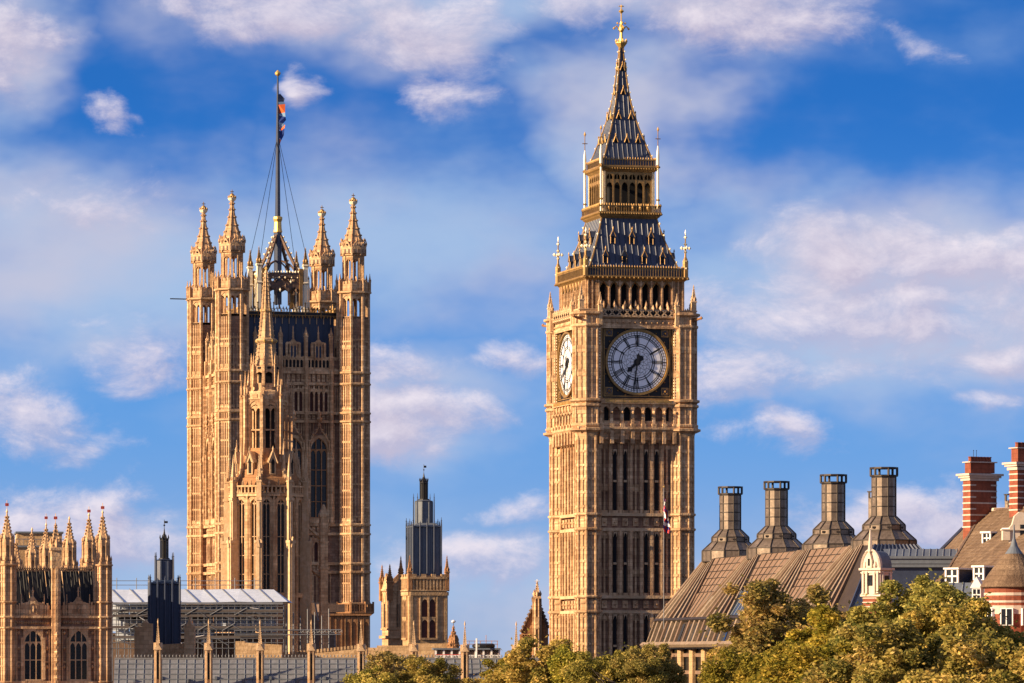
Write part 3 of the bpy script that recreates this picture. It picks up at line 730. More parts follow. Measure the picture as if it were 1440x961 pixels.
# ================================================================== the great square tower
def square_tower():
    Y0 = 720.0; a = 17.0; h = 10.08
    zv = lambda py: Z(py, Y0)
    u = Vector((math.cos(R(a)), math.sin(R(a)))); v = Vector((-math.sin(R(a)), math.cos(R(a))))
    c = Vector((X(326.3, Y0), Y0)) + h * (u + v)
    th = thing('square_tower', 'massive square gothic stone tower with four pinnacled corner turrets and a flag mast', 'tower', (c.x, c.y, 0), a)
    # turrets
    r = 2.25
    t = MB(); t.lathe(0, 0, [(r, 0), (r, zv(443))], 8, 1); ribs(t, 0, 0, r, 0, zv(408), .5)
    strings = (938, 922, 864, 849, 804, 792, 750, 737, 591, 579, 538, 522)
    for zp in strings: ring(t, 0, 0, r, zv(zp), .4, .42)
    for k in range(8):
        t.M = facet(t, 0, 0, k)
        y = -r
        zl = [920, 904, 866, 848, 820, 806, 775, 752, 735, 712, 689, 666, 643, 620, 594, 577, 540, 520, 488, 478] if k % 2 else [904, 848, 806, 752, 726, 680, 634, 594, 577, 522, 476]
        for x in ((-.42, 0, .42) if k % 2 else (-.3, .3)): t.box(x - .07, x + .07, y - (.14 if k % 2 else .08), y, zv(960), zv(446 if k % 2 else 470))
        for z in zl: t.box(-.9, .9, y - .12, y, zv(z) - .14, zv(z) + .14)
        for z in (735, 577, 520, 490): 
            for x in (-.45, .45): t.arch(x - .3, x + .3, zv(z), zv(z) + .45, zv(z) + .8, y - .15, y, n=3)
        # open arches
        f = r * math.tan(math.pi / 8)
        t.arch(-f + .2, f - .2, zv(420), zv(412.5), zv(407), y - .05, y + .45, n=6)
        t.box(-.07, .07, y + .05, y + .2, zv(443), zv(412)); t.box(-f, f, y, y + .35, zv(446), zv(442.5))
        t.arch(-f + .2, -.07, zv(421), zv(417), zv(414), y + .05, y + .2, n=3); t.arch(.07, f - .2, zv(421), zv(417), zv(414), y + .05, y + .2, n=3)
    for k in range(8):
        t.M = facet(t, 0, 0, k) @ RZ(22.5)
        kk = r / math.cos(math.pi / 8)
        t.box(-.24, .24, -kk, -kk + .5, zv(444), zv(407))
    t.M = I4
    ring(t, 0, 0, r, zv(408), .4, .5)
    t.lathe(0, 0, [(r + .1, zv(407)), (r + .1, zv(405.5)), (1.4, zv(405))], 8)
    # gallery parapet and its little pinnacles
    for k in range(8):
        t.M = facet(t, 0, 0, k)
        t.box(-1.0, 1.0, -r - .1, -r + .1, zv(406), zv(401)); battlement(t, -1, 1, -r - .1, -r + .1, zv(401), .9, 3)
        t.M = facet(t, 0, 0, k) @ RZ(22.5)
        pinnacle(t, 0, -r - .45, zv(409), zv(393), zv(381), .36)
    t.M = I4
    r2 = 1.6
    t.lathe(0, 0, [(r2, zv(406)), (r2, zv(391))], 8)
    for k in range(8):
        t.M = facet(t, 0, 0, k); f = r2 * math.tan(math.pi / 8)
        t.arch(-f + .12, f - .12, zv(366), zv(361), zv(357), -r2, -r2 + .3, n=4)
        t.box(-.05, .05, -r2 + .05, -r2 + .15, zv(391), zv(360))
        t.tube((0, -r2 - .6, zv(394)), (0, -r2 - .1, zv(386)), .12, 4)
        t.M = facet(t, 0, 0, k) @ RZ(22.5)
        kk = r2 / math.cos(math.pi / 8); t.box(-.15, .15, -kk - .05, -kk + .3, zv(391), zv(356))
    t.M = I4
    part_t = t.build('corner_turret', ['stone', 'stone_wall'])
    cp = MB()
    prof = [(r2, zv(357)), (1.9, zv(355.5)), (1.72, zv(354)), (1.72, zv(346)), (1.45, zv(337)), (.98, zv(323)), (.62, zv(311)), (.38, zv(300)), (.25, zv(290)), (.2, zv(283))]
    cp.lathe(0, 0, prof, 8)
    for k in range(8):
        cp.M = facet(cp, 0, 0, k)
        cp.poly([(-.75, zv(353)), (.75, zv(353)), (.75, zv(346)), (0, zv(335)), (-.75, zv(346))], -2.0, -1.6)
        cp.knob(0, -2.0, zv(333.5), .16, None, .4)
        for xx in (-.35, .35): cp.box(xx - .16, xx + .16, -2.03, -1.98, zv(353), zv(347), 1)
        cp.knob(0, -2.1, zv(341), .2, 1)
        cp.M = facet(cp, 0, 0, k) @ RZ(22.5)
        cp.box(-.12, .12, -2.12, -1.8, zv(356), zv(342)); cp.knob(0, -2.12, zv(339), .16, None, .55)
        for (a0, z0), (a1, z1) in zip(prof[3:], prof[4:]):
            n_ = max(1, int((z1 - z0) / .75))
            for i in range(n_):
                q = (i + .5) / n_; cp.knob(0, -(a0 + (a1 - a0) * q) * 1.082 - .1, z0 + (z1 - z0) * q, .19)
            cp.tube((0, -a0 * 1.082, z0), (0, -a1 * 1.082, z1), .07, 4)
    cp.M = I4
    cpm = cp.build('turret_cap', ['stone', 'stone_dk'])
    cr = MB()
    cr.lathe(0, 0, [(.22, zv(284)), (.5, zv(282)), (.66, zv(279)), (.62, zv(278.5)), (.4, zv(279))], 8, 0)
    for k in range(8):
        q = math.pi / 4 * k; cr.knob(.6 * math.cos(q), .6 * math.sin(q), zv(277.5), .13, 1, .3)
    cr.lathe(0, 0, [(.5, zv(279)), (.35, zv(274)), (.1, zv(272))], 8, 1); cr.tube((0, 0, zv(273)), (0, 0, zv(267)), .07, 5, 1); cr.box(-.3, .3, -.05, .05, zv(270.4), zv(269.4), 1)
    crm = cr.build('gilt_crown', ['goldw', 'gold_dk'])
    for s1 in (-1, 1):
        for s2 in (-1, 1):
            o = part('corner_turret', part_t, None, th, T(s1 * h, s2 * h))
            oc = part('turret_cap', cpm, None, o); part('gilt_crown', crm, None, oc)
    # body walls
    yb = -(h + .1)
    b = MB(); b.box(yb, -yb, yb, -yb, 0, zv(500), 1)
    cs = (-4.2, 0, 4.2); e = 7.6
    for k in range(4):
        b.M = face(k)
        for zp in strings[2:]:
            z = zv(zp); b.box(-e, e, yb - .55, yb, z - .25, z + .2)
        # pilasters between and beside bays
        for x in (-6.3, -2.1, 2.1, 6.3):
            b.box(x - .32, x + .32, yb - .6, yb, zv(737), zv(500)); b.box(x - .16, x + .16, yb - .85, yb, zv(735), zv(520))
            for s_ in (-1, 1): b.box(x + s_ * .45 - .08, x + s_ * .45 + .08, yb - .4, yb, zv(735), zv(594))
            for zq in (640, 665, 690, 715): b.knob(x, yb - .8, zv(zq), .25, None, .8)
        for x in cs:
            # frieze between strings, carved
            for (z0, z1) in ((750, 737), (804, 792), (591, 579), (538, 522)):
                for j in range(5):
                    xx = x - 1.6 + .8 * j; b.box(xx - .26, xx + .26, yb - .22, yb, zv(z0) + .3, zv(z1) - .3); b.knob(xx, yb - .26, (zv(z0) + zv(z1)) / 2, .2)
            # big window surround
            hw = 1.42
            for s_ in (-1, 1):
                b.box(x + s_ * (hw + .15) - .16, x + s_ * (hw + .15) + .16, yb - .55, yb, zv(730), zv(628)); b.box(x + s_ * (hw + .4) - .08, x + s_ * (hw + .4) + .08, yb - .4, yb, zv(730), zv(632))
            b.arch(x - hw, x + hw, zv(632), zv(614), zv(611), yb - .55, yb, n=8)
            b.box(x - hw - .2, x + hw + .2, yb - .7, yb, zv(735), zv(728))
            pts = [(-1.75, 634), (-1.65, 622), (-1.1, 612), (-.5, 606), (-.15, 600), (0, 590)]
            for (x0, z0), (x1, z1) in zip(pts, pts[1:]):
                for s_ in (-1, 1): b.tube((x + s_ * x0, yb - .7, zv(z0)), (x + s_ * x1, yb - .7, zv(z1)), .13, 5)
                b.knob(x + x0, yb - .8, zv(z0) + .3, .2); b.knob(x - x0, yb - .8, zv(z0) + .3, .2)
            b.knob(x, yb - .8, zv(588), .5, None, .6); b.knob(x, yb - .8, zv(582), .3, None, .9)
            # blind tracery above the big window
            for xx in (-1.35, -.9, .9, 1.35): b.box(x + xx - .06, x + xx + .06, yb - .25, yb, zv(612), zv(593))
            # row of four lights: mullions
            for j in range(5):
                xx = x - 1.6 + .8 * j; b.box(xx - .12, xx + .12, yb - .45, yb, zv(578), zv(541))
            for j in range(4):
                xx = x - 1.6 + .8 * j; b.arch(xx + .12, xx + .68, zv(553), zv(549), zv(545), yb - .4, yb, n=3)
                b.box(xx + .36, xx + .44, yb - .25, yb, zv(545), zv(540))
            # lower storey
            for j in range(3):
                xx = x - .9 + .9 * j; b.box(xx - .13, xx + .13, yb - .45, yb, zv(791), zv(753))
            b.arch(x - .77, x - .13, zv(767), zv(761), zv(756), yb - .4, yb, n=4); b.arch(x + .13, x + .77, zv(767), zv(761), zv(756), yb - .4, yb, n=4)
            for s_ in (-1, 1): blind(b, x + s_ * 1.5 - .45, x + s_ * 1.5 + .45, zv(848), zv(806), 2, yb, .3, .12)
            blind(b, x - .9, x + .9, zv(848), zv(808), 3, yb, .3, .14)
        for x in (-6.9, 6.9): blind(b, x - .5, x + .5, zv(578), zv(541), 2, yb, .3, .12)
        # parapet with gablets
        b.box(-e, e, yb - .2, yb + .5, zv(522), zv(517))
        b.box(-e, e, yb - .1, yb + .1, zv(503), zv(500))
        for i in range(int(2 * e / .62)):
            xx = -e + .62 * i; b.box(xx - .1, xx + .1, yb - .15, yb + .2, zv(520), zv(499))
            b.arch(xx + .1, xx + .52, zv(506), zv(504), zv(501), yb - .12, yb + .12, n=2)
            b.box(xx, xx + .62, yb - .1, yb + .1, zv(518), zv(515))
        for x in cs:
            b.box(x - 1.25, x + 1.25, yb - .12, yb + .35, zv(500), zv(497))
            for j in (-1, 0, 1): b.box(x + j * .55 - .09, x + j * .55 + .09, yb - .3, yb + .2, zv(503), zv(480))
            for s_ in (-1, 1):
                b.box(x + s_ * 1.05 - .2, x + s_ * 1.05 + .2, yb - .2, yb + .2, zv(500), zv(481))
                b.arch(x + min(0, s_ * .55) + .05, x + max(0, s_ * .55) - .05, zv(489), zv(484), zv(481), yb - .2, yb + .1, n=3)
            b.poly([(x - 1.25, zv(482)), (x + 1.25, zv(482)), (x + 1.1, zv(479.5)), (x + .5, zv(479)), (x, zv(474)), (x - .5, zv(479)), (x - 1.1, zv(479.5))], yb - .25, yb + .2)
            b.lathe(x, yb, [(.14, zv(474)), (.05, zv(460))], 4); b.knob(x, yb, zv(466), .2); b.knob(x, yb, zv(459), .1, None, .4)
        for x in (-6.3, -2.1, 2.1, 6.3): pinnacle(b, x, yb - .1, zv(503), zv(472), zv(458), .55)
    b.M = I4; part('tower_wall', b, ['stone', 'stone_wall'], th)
    # windows
    wf, wg = light_window(2.8, zv(615) - zv(727), 3, 3, depth=.35, mull=.13)
    wfm, wgm = wf.build('window', 'stone_red'), wg.build('pane', 'glass')
    lf = MB(); lf.box(-.28, .28, -.05, -.02, 0, zv(546) - zv(577)); l1 = lf.build('window', 'glass_red')
    lf = MB(); lf.box(-.32, .32, -.05, -.02, 0, zv(757) - zv(788)); l2 = lf.build('window', 'glass_red')
    lf = MB(); lf.box(-.5, .5, -.14, -.05, 0, zv(482) - zv(501)); l3 = lf.build('window', 'navy')
    lf = MB(); lf.box(-1.9, 1.9, -.04, -.02, 0, zv(503) - zv(515)); l4 = lf.build('window', 'void')
    for k in range(4):
        for x in cs:
            o = part('window', wfm, None, th, face(k) @ T(x, yb, zv(727))); part('pane', wgm, None, o)
            for j in range(4): part('window', l1, None, th, face(k) @ T(x - 1.2 + .8 * j, yb, zv(577)))
            if k < 2:
                for j in (-1, 1): part('window', l2, None, th, face(k) @ T(x + .45 * j, yb, zv(788)))
            part('window', l3, None, th, face(k) @ T(x, yb, zv(501))); part('parapet_arcade', l4, None, th, face(k) @ T(x, yb - .05, zv(515)))
    # balcony low on the right turret
    bc = MB(); bc.lathe(0, 0, [(r, zv(868)), (r + .9, zv(862)), (r + .9, zv(860)), (r, zv(859.5))], 8)
    for k in range(8):
        bc.M = facet(bc, 0, 0, k); bc.box(-1.3, 1.3, -r - .85, -r - .7, zv(850), zv(848.5))
        for i in range(6): bc.box(-1.1 + .44 * i - .1, -1.1 + .44 * i + .1, -r - .85, -r - .7, zv(860), zv(850))
        bc.M = facet(bc, 0, 0, k) @ RZ(22.5); bc.box(-.15, .15, -r - 1.15, -r - .85, zv(862), zv(846))
    bc.M = I4; part('balcony', bc, 'stone_red', th, T(h, -h))
    # iron roof behind the parapet
    rf = MB(); q = 6.9
    rf.box(-q - .6, q + .6, -q - .6, q + .6, zv(505), zv(440), 0)
    for k in range(4):
        rf.M = face(k)
        for i in range(13):
            x = -q + 2 * q / 12 * i; rf.box(x - .06, x + .06, -q - .7, -q - .55, zv(503), zv(440), 1 if i % 2 == 0 else 0)
            rf.box(x - .06, x + .06, -q - .75, -q - .6, zv(452), zv(440), 2)
        rf.box(-q - 1, q + 1, -q - 1, -q - .5, zv(440), zv(436), 3)
    rf.M = I4; part('iron_roof', rf, ['navy', 'slate', 'stone_tr', 'iron'], th)
    gc = MB()
    for k in range(4):
        gc.M = face(k); Q = q + 1
        gc.box(-Q, Q, -Q - .04, -Q + .04, zv(436), zv(435.2), 0); gc.box(-Q, Q, -Q - .04, -Q + .04, zv(440.5), zv(439.7), 0); gc.box(-Q, Q, -Q - .04, -Q + .04, zv(431.6), zv(431), 0)
        n_ = 30
        for i in range(n_ + 1):
            x = -Q + 2 * Q / n_ * i; gc.knob(x, -Q, zv(430), .13, 0, .3); gc.tube((x, -Q, zv(435)), (x + Q / n_, -Q, zv(431)), .05, 4, 0); gc.tube((x + Q / n_, -Q, zv(435)), (x, -Q, zv(431)), .05, 4, 0)
            gc.knob(x, -Q - .05, zv(442), .14, 0, .28)
            if i % 5 == 0: gc.tube((x, -Q, zv(440)), (x, -Q, zv(424)), .09, 4, 0); gc.knob(x, -Q, zv(423), .2, 0)
    gc.M = I4; part('gilt_cresting', gc, 'gold_dk', th)
    # crown of iron arches that carries the mast
    ic = MB(); p = 3.1
    def zc(py): return Z(py, 730)
    for s1 in (-1, 1):
        for s2 in (-1, 1):
            x, y = s1 * p, s2 * p
            ic.box(x - .3, x + .3, y - .3, y + .3, zc(430), zc(378), 0)
            ic.tube((x, y, zc(392)), (0, 0, zc(322)), .26, 4, 1, r2=.3)
            for i in range(9):
                t_ = (i + .3) / 9; ic.knob(x * (1 - t_) + s1 * .25, y * (1 - t_), zc(392) + (zc(322) - zc(392)) * t_ + .4, .22, 2)
            pts = [(1, 400), (.85, 385), (.55, 372), (.2, 366), (0, 365)]
            for (t0, z0), (t1, z1) in zip(pts, pts[1:]): ic.tube((x * t0, y * t0, zc(z0)), (x * t1, y * t1, zc(z1)), .17, 4, 1)
    for k in range(4):
        ic.M = face(k)
        ic.arch(-p, p, zc(404), zc(388), zc(384), -p - .12, -p + .12, 1, n=8)
        for i in range(3):
            x = -p + p * 2 / 3 * i; ic.arch(x + .1, x + p * 2 / 3 - .1, zc(412), zc(404), zc(396), -p - .08, -p + .08, 1, n=4); ic.box(x - .12, x + .12, -p - .12, -p + .12, zc(430), zc(398), 1)
            for j in range(4): ic.knob(x + j * .5, -p, zc(394) + .4 * (j % 2), .25, 2 if j % 2 else 1)
        for i in range(14): ic.knob(-p + i * .48, -p - .1, zc(383), .15, 2, .3)
        for i in range(8): ic.knob(-p + i * .9, -p - .05, zc(408 - (i % 3) * 6), .24, 2 if i % 2 else 1, .4)
    ic.M = I4
    part('mast_crown', ic, ['gold_dk', 'stone_dk', 'goldw'], th)
    pm = MB(); 
    pm.lathe(0, 0, [(.3, zv(432)), (.3, zv(393)), (.48, zv(391)), (.28, zv(388))], 4, 1)
    for s_ in (-1, 1): pm.box(s_ * .55 - .12, s_ * .55 + .12, -.12, .12, zv(432), zv(386), 1); pm.knob(s_ * .55, 0, zv(384), .14, 0, .5)
    pm.lathe(0, 0, [(.34, zv(390)), (.34, zv(368)), (.52, zv(366)), (.4, zv(364))], 4, 1)
    pinnacle(pm, 0, 0, zv(366), zv(364), zv(340), .7, m=0, m2=0)
    pmm = pm.build('crown_pinnacle', ['gold_dk', 'goldw'])
    for s1 in (-1, 1):
        for s2 in (-1, 1): part('crown_pinnacle', pmm, None, th, T(s1 * 3.9, s2 * 3.0, 0))
    # mast
    zm = lambda py: Z(py, 732)
    ms = MB()
    ms.lathe(0, 0, [(.62, zm(428)), (.62, zm(325)), (.45, zm(324)), (.3, zm(195)), (.12, zm(106))], 10, 0)
    ms.lathe(0, 0, [(.55, zm(328)), (.7, zm(326)), (.6, zm(322)), (.55, zm(312)), (.7, zm(308)), (.7, zm(305)), (.4, zm(304))], 8, 1)
    ms.lathe(0, 0, [(.1, zm(107)), (.4, zm(104.5)), (.45, zm(102)), (.2, zm(99.5)), (.05, zm(98))], 8, 1)
    part('flag_mast', ms, ['slate', 'gold'], th)
    for (x, y) in ((-4.3, -4.3), (4.3, -4.3), (4.3, 4.3), (-4.3, 4.3)):
        gw = MB(); gw.tube((x * 1.25, y * 1.25, zv(425)), (0, 0, zm(190)), .045, 3); part('guy_wire', gw, 'iron', th)
    lr = MB(); lr.tube((-r, 0, 0), (-r - 3.4, 0, 0), .09, 4); part('lightning_rod', lr, 'iron', th, T(-h, h, zv(408)))
    # limp flag
    fl = MB()
    def strip(pts, m, y=0.0):
        fl.poly([(x, zm(z)) for x, z in pts], -.05 + y, .05 + y, m)
    strip([(.12, 133), (.35, 131), (1.1, 138), (1.0, 142.5), (.15, 143)], 3)
    strip([(.12, 143), (1.0, 142.5), (1.2, 146), (.15, 147)], 1); strip([(.15, 147), (1.2, 146), (1.2, 158), (.2, 159)], 0)
    strip([(.2, 159), (1.2, 158), (1.25, 164), (.2, 162)], 1); strip([(.2, 162), (1.25, 164), (1.35, 168), (.9, 173), (.2, 172)], 2)
    strip([(.2, 172), (.9, 173), (1.2, 175), (.35, 182), (.15, 182)], 1); strip([(.35, 182), (1.2, 175), (1.1, 180), (.5, 184)], 0)
    strip([(.2, 183), (.5, 184), (1.1, 180), (1.0, 190), (.55, 197), (.2, 192)], 2); strip([(.1, 192), (.55, 197), (.2, 206)], 0)
    n_ = len(fl.v); fl.v = [(x, y + .22 * math.sin(z * 1.9 + x * 2.5), z) for x, y, z in fl.v]
    f = part('flag', fl, ['orange', 'skyblue', 'blue', 'slate'], None)
    f.location = (c.x, c.y, 0); f['label'] = 'orange and blue flag hanging limp from the tall mast'; f['category'] = 'flag'
square_tower()
# ================================================================== the octagonal stair-like tower before it
def octagonal_tower():
    Y0 = 600.0; a = 15.5
    zo = lambda py: Z(py, Y0 - 4.5 * min(1, max(0, (py - 560) / 100)))
    px = 374.5
    th = thing('octagonal_tower', 'slender octagonal gothic tower with open lantern and stone spire', 'tower', (X(px, Y0), Y0, 0), a)
    r = 4.75; f = r * math.tan(math.pi / 8)
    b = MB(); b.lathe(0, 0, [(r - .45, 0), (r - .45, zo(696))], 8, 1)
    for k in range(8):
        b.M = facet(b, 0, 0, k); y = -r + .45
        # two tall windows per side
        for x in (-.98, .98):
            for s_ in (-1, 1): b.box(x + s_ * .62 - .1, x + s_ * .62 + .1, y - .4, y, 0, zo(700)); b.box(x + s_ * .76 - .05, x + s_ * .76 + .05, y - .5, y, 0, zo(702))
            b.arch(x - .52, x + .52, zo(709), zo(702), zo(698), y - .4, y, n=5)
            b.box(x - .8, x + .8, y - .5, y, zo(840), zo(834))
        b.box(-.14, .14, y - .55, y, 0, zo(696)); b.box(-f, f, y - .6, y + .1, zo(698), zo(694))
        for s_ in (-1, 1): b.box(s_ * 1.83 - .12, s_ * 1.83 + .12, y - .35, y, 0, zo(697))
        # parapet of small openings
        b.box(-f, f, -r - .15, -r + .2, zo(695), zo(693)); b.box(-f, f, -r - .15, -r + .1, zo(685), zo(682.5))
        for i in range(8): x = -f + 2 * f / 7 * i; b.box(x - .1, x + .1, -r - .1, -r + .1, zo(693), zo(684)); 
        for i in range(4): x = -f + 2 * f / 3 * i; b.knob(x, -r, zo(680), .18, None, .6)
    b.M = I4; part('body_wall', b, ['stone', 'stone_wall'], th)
    wf, wg = light_window(1.04, zo(702) - zo(834), 2, 3, depth=.22, mull=.085); wfm, wgm = wf.build('window', 'stone_tr'), wg.build('pane', 'glass')
    for k in range(8):
        for x in (-.98, .98): o = part('window', wfm, None, th, facet(None, 0, 0, k) @ T(x, -r + .45, zo(834))); part('pane', wgm, None, o)
    # corner buttresses with pinnacles and flyers up to the lantern
    bt = MB(); k0 = r / math.cos(math.pi / 8)
    bt.box(-.42, .42, -k0 - .9, -k0 + .5, 0, zo(760)); bt.box(-.34, .34, -k0 - .55, -k0 + .5, zo(760), zo(700)); bt.box(-.5, .5, -k0 - 1.0, -k0, zo(764), zo(760)); bt.box(-.42, .42, -k0 - .7, -k0, zo(704), zo(700))
    bt.box(-.16, .16, -k0 - 1.0, -k0, 0, zo(768)); bt.box(-.12, .12, -k0 - .65, -k0, zo(758), zo(706))
    pinnacle(bt, 0, -k0 - .2, zo(702), zo(678), zo(640), .62); bt.poly([(-.25, zo(770)), (.25, zo(770)), (0, zo(755))], -k0 - 1.1, -k0 - .8)
    pinnacle(bt, 0, -k0 + 1.1, zo(690), zo(664), zo(618), .46)
    # flyer
    bt2 = [(-k0 - .1, 683), (-k0 + .9, 668), (-k0 + 1.8, 650), (-k0 + 2.3, 630)]
    for (y0, z0), (y1, z1) in zip(bt2, bt2[1:]):
        bt.tube((0, y0, zo(z0)), (0, y1, zo(z1)), .2, 4); bt.knob(0, (y0 + y1) / 2, (zo(z0) + zo(z1)) / 2 + .35, .22)
    btm = bt.build('buttress', 'stone_tr')
    for k in range(8): part('buttress', btm, None, th, facet(None, 0, 0, k) @ RZ(22.5))
    # stone roof with steps and gabled lucarnes
    rf = MB(); st = [(4.3, 684), (4.15, 672), (3.95, 671), (3.8, 660), (3.55, 659), (3.4, 650), (3.15, 649), (3.0, 640), (2.9, 636), (2.75, 630)]
    rf.lathe(0, 0, [(q, zo(z)) for q, z in st], 8); part('stone_roof', rf, 'stone_red', th)
    lu = MB(); lu.box(-.42, .42, -.3, 1.6, 0, 1.7, 0); lu.box(-.22, .22, -.33, -.28, .15, 1.8, 1)
    lu.add([(-.62, -.4, 1.6), (.62, -.4, 1.6), (0, -.4, 3.1), (-.62, 1.8, 1.6), (.62, 1.8, 1.6), (0, 1.8, 3.1)], [(0, 1, 2), (0, 2, 5, 3), (1, 4, 5, 2)], 0)
    for s_ in (-1, 1): lu.tube((s_ * .66, -.45, 1.5), (0, -.45, 3.2), .09, 4, 0)
    lu.knob(0, -.42, 3.4, .14, 0, .4); lu.poly([(-.25, 1.6), (.25, 1.6), (0, 2.2)], -.44, -.4, 1)
    lum = lu.build('lucarne', ['stone_tr', 'void'])
    for k in range(8): part('lucarne', lum, None, th, facet(None, 0, 0, k) @ T(0, -3.75, zo(667)))
    # lantern
    r2 = 2.75; f2 = r2 * math.tan(math.pi / 8); la = MB()
    la.lathe(0, 0, [(r2, zo(634)), (r2, zo(630)), (1.0, zo(629.9))], 8); la.lathe(0, 0, [(1.0, zo(632)), (1.0, zo(565))], 8, 1)
    for k in range(8):
        la.M = facet(la, 0, 0, k)
        la.arch(-f2 + .3, f2 - .3, zo(577), zo(570), zo(562), -r2, -r2 + .5, 0, n=5)
        la.box(-.07, .07, -r2 + .1, -r2 + .25, zo(631), zo(571), 0); la.box(-f2, f2, -r2 + .05, -r2 + .25, zo(606), zo(604), 0)
        la.arch(-f2 + .3, -.07, zo(580), zo(575), zo(572), -r2 + .1, -r2 + .25, 0, n=3); la.arch(.07, f2 - .3, zo(580), zo(575), zo(572), -r2 + .1, -r2 + .25, 0, n=3)
        la.arch(-f2 + .3, f2 - .3, zo(572), zo(565), zo(562), -r2 - .12, -r2, 0, n=5)
        la.box(-f2, f2, -r2 - .1, -r2 + .1, zo(562), zo(552), 0); la.box(-.4, .4, -r2 - .2, -r2, zo(561), zo(556), 0)
        la.box(-f2, f2, -r2 - .22, -r2 + .1, zo(563), zo(561.5), 0)
        la.M = facet(la, 0, 0, k) @ RZ(22.5); kk = r2 / math.cos(math.pi / 8)
        la.box(-.33, .33, -kk - .1, -kk + .45, zo(636), zo(556), 0); la.box(-.12, .12, -kk - .35, -kk, zo(655), zo(556), 0)
        pinnacle(la, 0, -kk - .45, zo(640), zo(560), zo(535), .34)
        pinnacle(la, 0, -kk + .1, zo(558), zo(548), zo(522), .4)
    la.M = I4; part('lantern', la, ['stone', 'void'], th)
    # upper stage
    r3 = 1.75; f3 = r3 * math.tan(math.pi / 8); up = MB()
    up.lathe(0, 0, [(2.5, zo(556)), (2.0, zo(552)), (1.75, zo(548))], 8); up.lathe(0, 0, [(.9, zo(550)), (.9, zo(515))], 8, 1)
    for k in range(8):
        up.M = facet(up, 0, 0, k); up.box(-f3, f3, -r3, -r3 + .3, zo(548), zo(540), 0); up.box(-f3, f3, -r3, -r3 + .3, zo(522), zo(516), 0)
        up.arch(-f3 + .15, f3 - .15, zo(528), zo(524), zo(521), -r3, -r3 + .2, 0, n=3); up.box(-.25, .25, -r3 - .08, -r3, zo(520), zo(517), 1)
        up.M = facet(up, 0, 0, k) @ RZ(22.5); kk = r3 / math.cos(math.pi / 8); up.box(-.17, .17, -kk - .05, -kk + .3, zo(549), zo(516), 0)
        pinnacle(up, 0, -kk - .15, zo(545), zo(515), zo(497), .28)
    up.M = I4; part('upper_stage', up, ['stone', 'void'], th)
    s = MB(); sp = [(1.42, zo(517)), (1.25, zo(505)), (.98, zo(482)), (.78, zo(462)), (.5, zo(435)), (.42, zo(418)), (.3, zo(400)), (.22, zo(382)), (.05, zo(378))]
    s.lathe(0, 0, sp, 8, 0); ring(s, 0, 0, .98, zo(479), .5, .35, m=0); ring(s, 0, 0, .52, zo(437), .3, .25, m=0)
    part('stone_spire', s, 'stone_pale', th)
    for k in range(8):
        ck = MB(facet(None, 0, 0, k) @ RZ(22.5)); ck.tube((0, -1.42 * 1.082, zo(517)), (0, -.98 * 1.082, zo(482)), .08, 4); ck.tube((0, -.98 * 1.082, zo(482)), (0, -.2, zo(382)), .06, 4)
        for (a0, z0), (a1, z1) in zip(sp, sp[1:-1]):
            n_ = max(1, int((z1 - z0) / .5))
            for i in range(n_):
                q = (i + .5) / n_; ck.knob(0, -(a0 + (a1 - a0) * q) * 1.082 - .1, z0 + (z1 - z0) * q, .12, 0)
        ck.knob(0, -1.35, zo(480), .2, 1, .3); ck.knob(0, -.75, zo(437), .15, 1, .25)
        part('spire_crockets', ck, ['stone_tr', 'gold'], th)
    ck = MB(); ck.knob(0, 0, zo(378), .3, 0); part('spire_finial', ck, 'gold', th)
    # outer piers with long flying buttresses on the right
    for (dx, dy, zt, w) in ((7.4, -2.0, 722, 1.0),):
        p = MB(); p.box(-w / 2, w / 2, -w / 2, w / 2, 0, zo(zt)); p.lathe(0, 0, [(w * .6, zo(zt + 4)), (w * .6, zo(zt)), (.1, zo(zt - 14))], 4)
        p.box(-w * .6, w * .6, -w * .6, w * .6, zo(800), zo(797)); p.box(-w * .6, w * .6, -w * .6, w * .6, zo(762), zo(760))
        p.tube((0, 0, zo(760)), (-2.6, .6, zo(735)), .25, 4); p.tube((0, 0, zo(815)), (-2.6, .6, zo(790)), .25, 4)
        part('outer_pier', p, 'stone', th, T(dx, dy))
octagonal_tower()
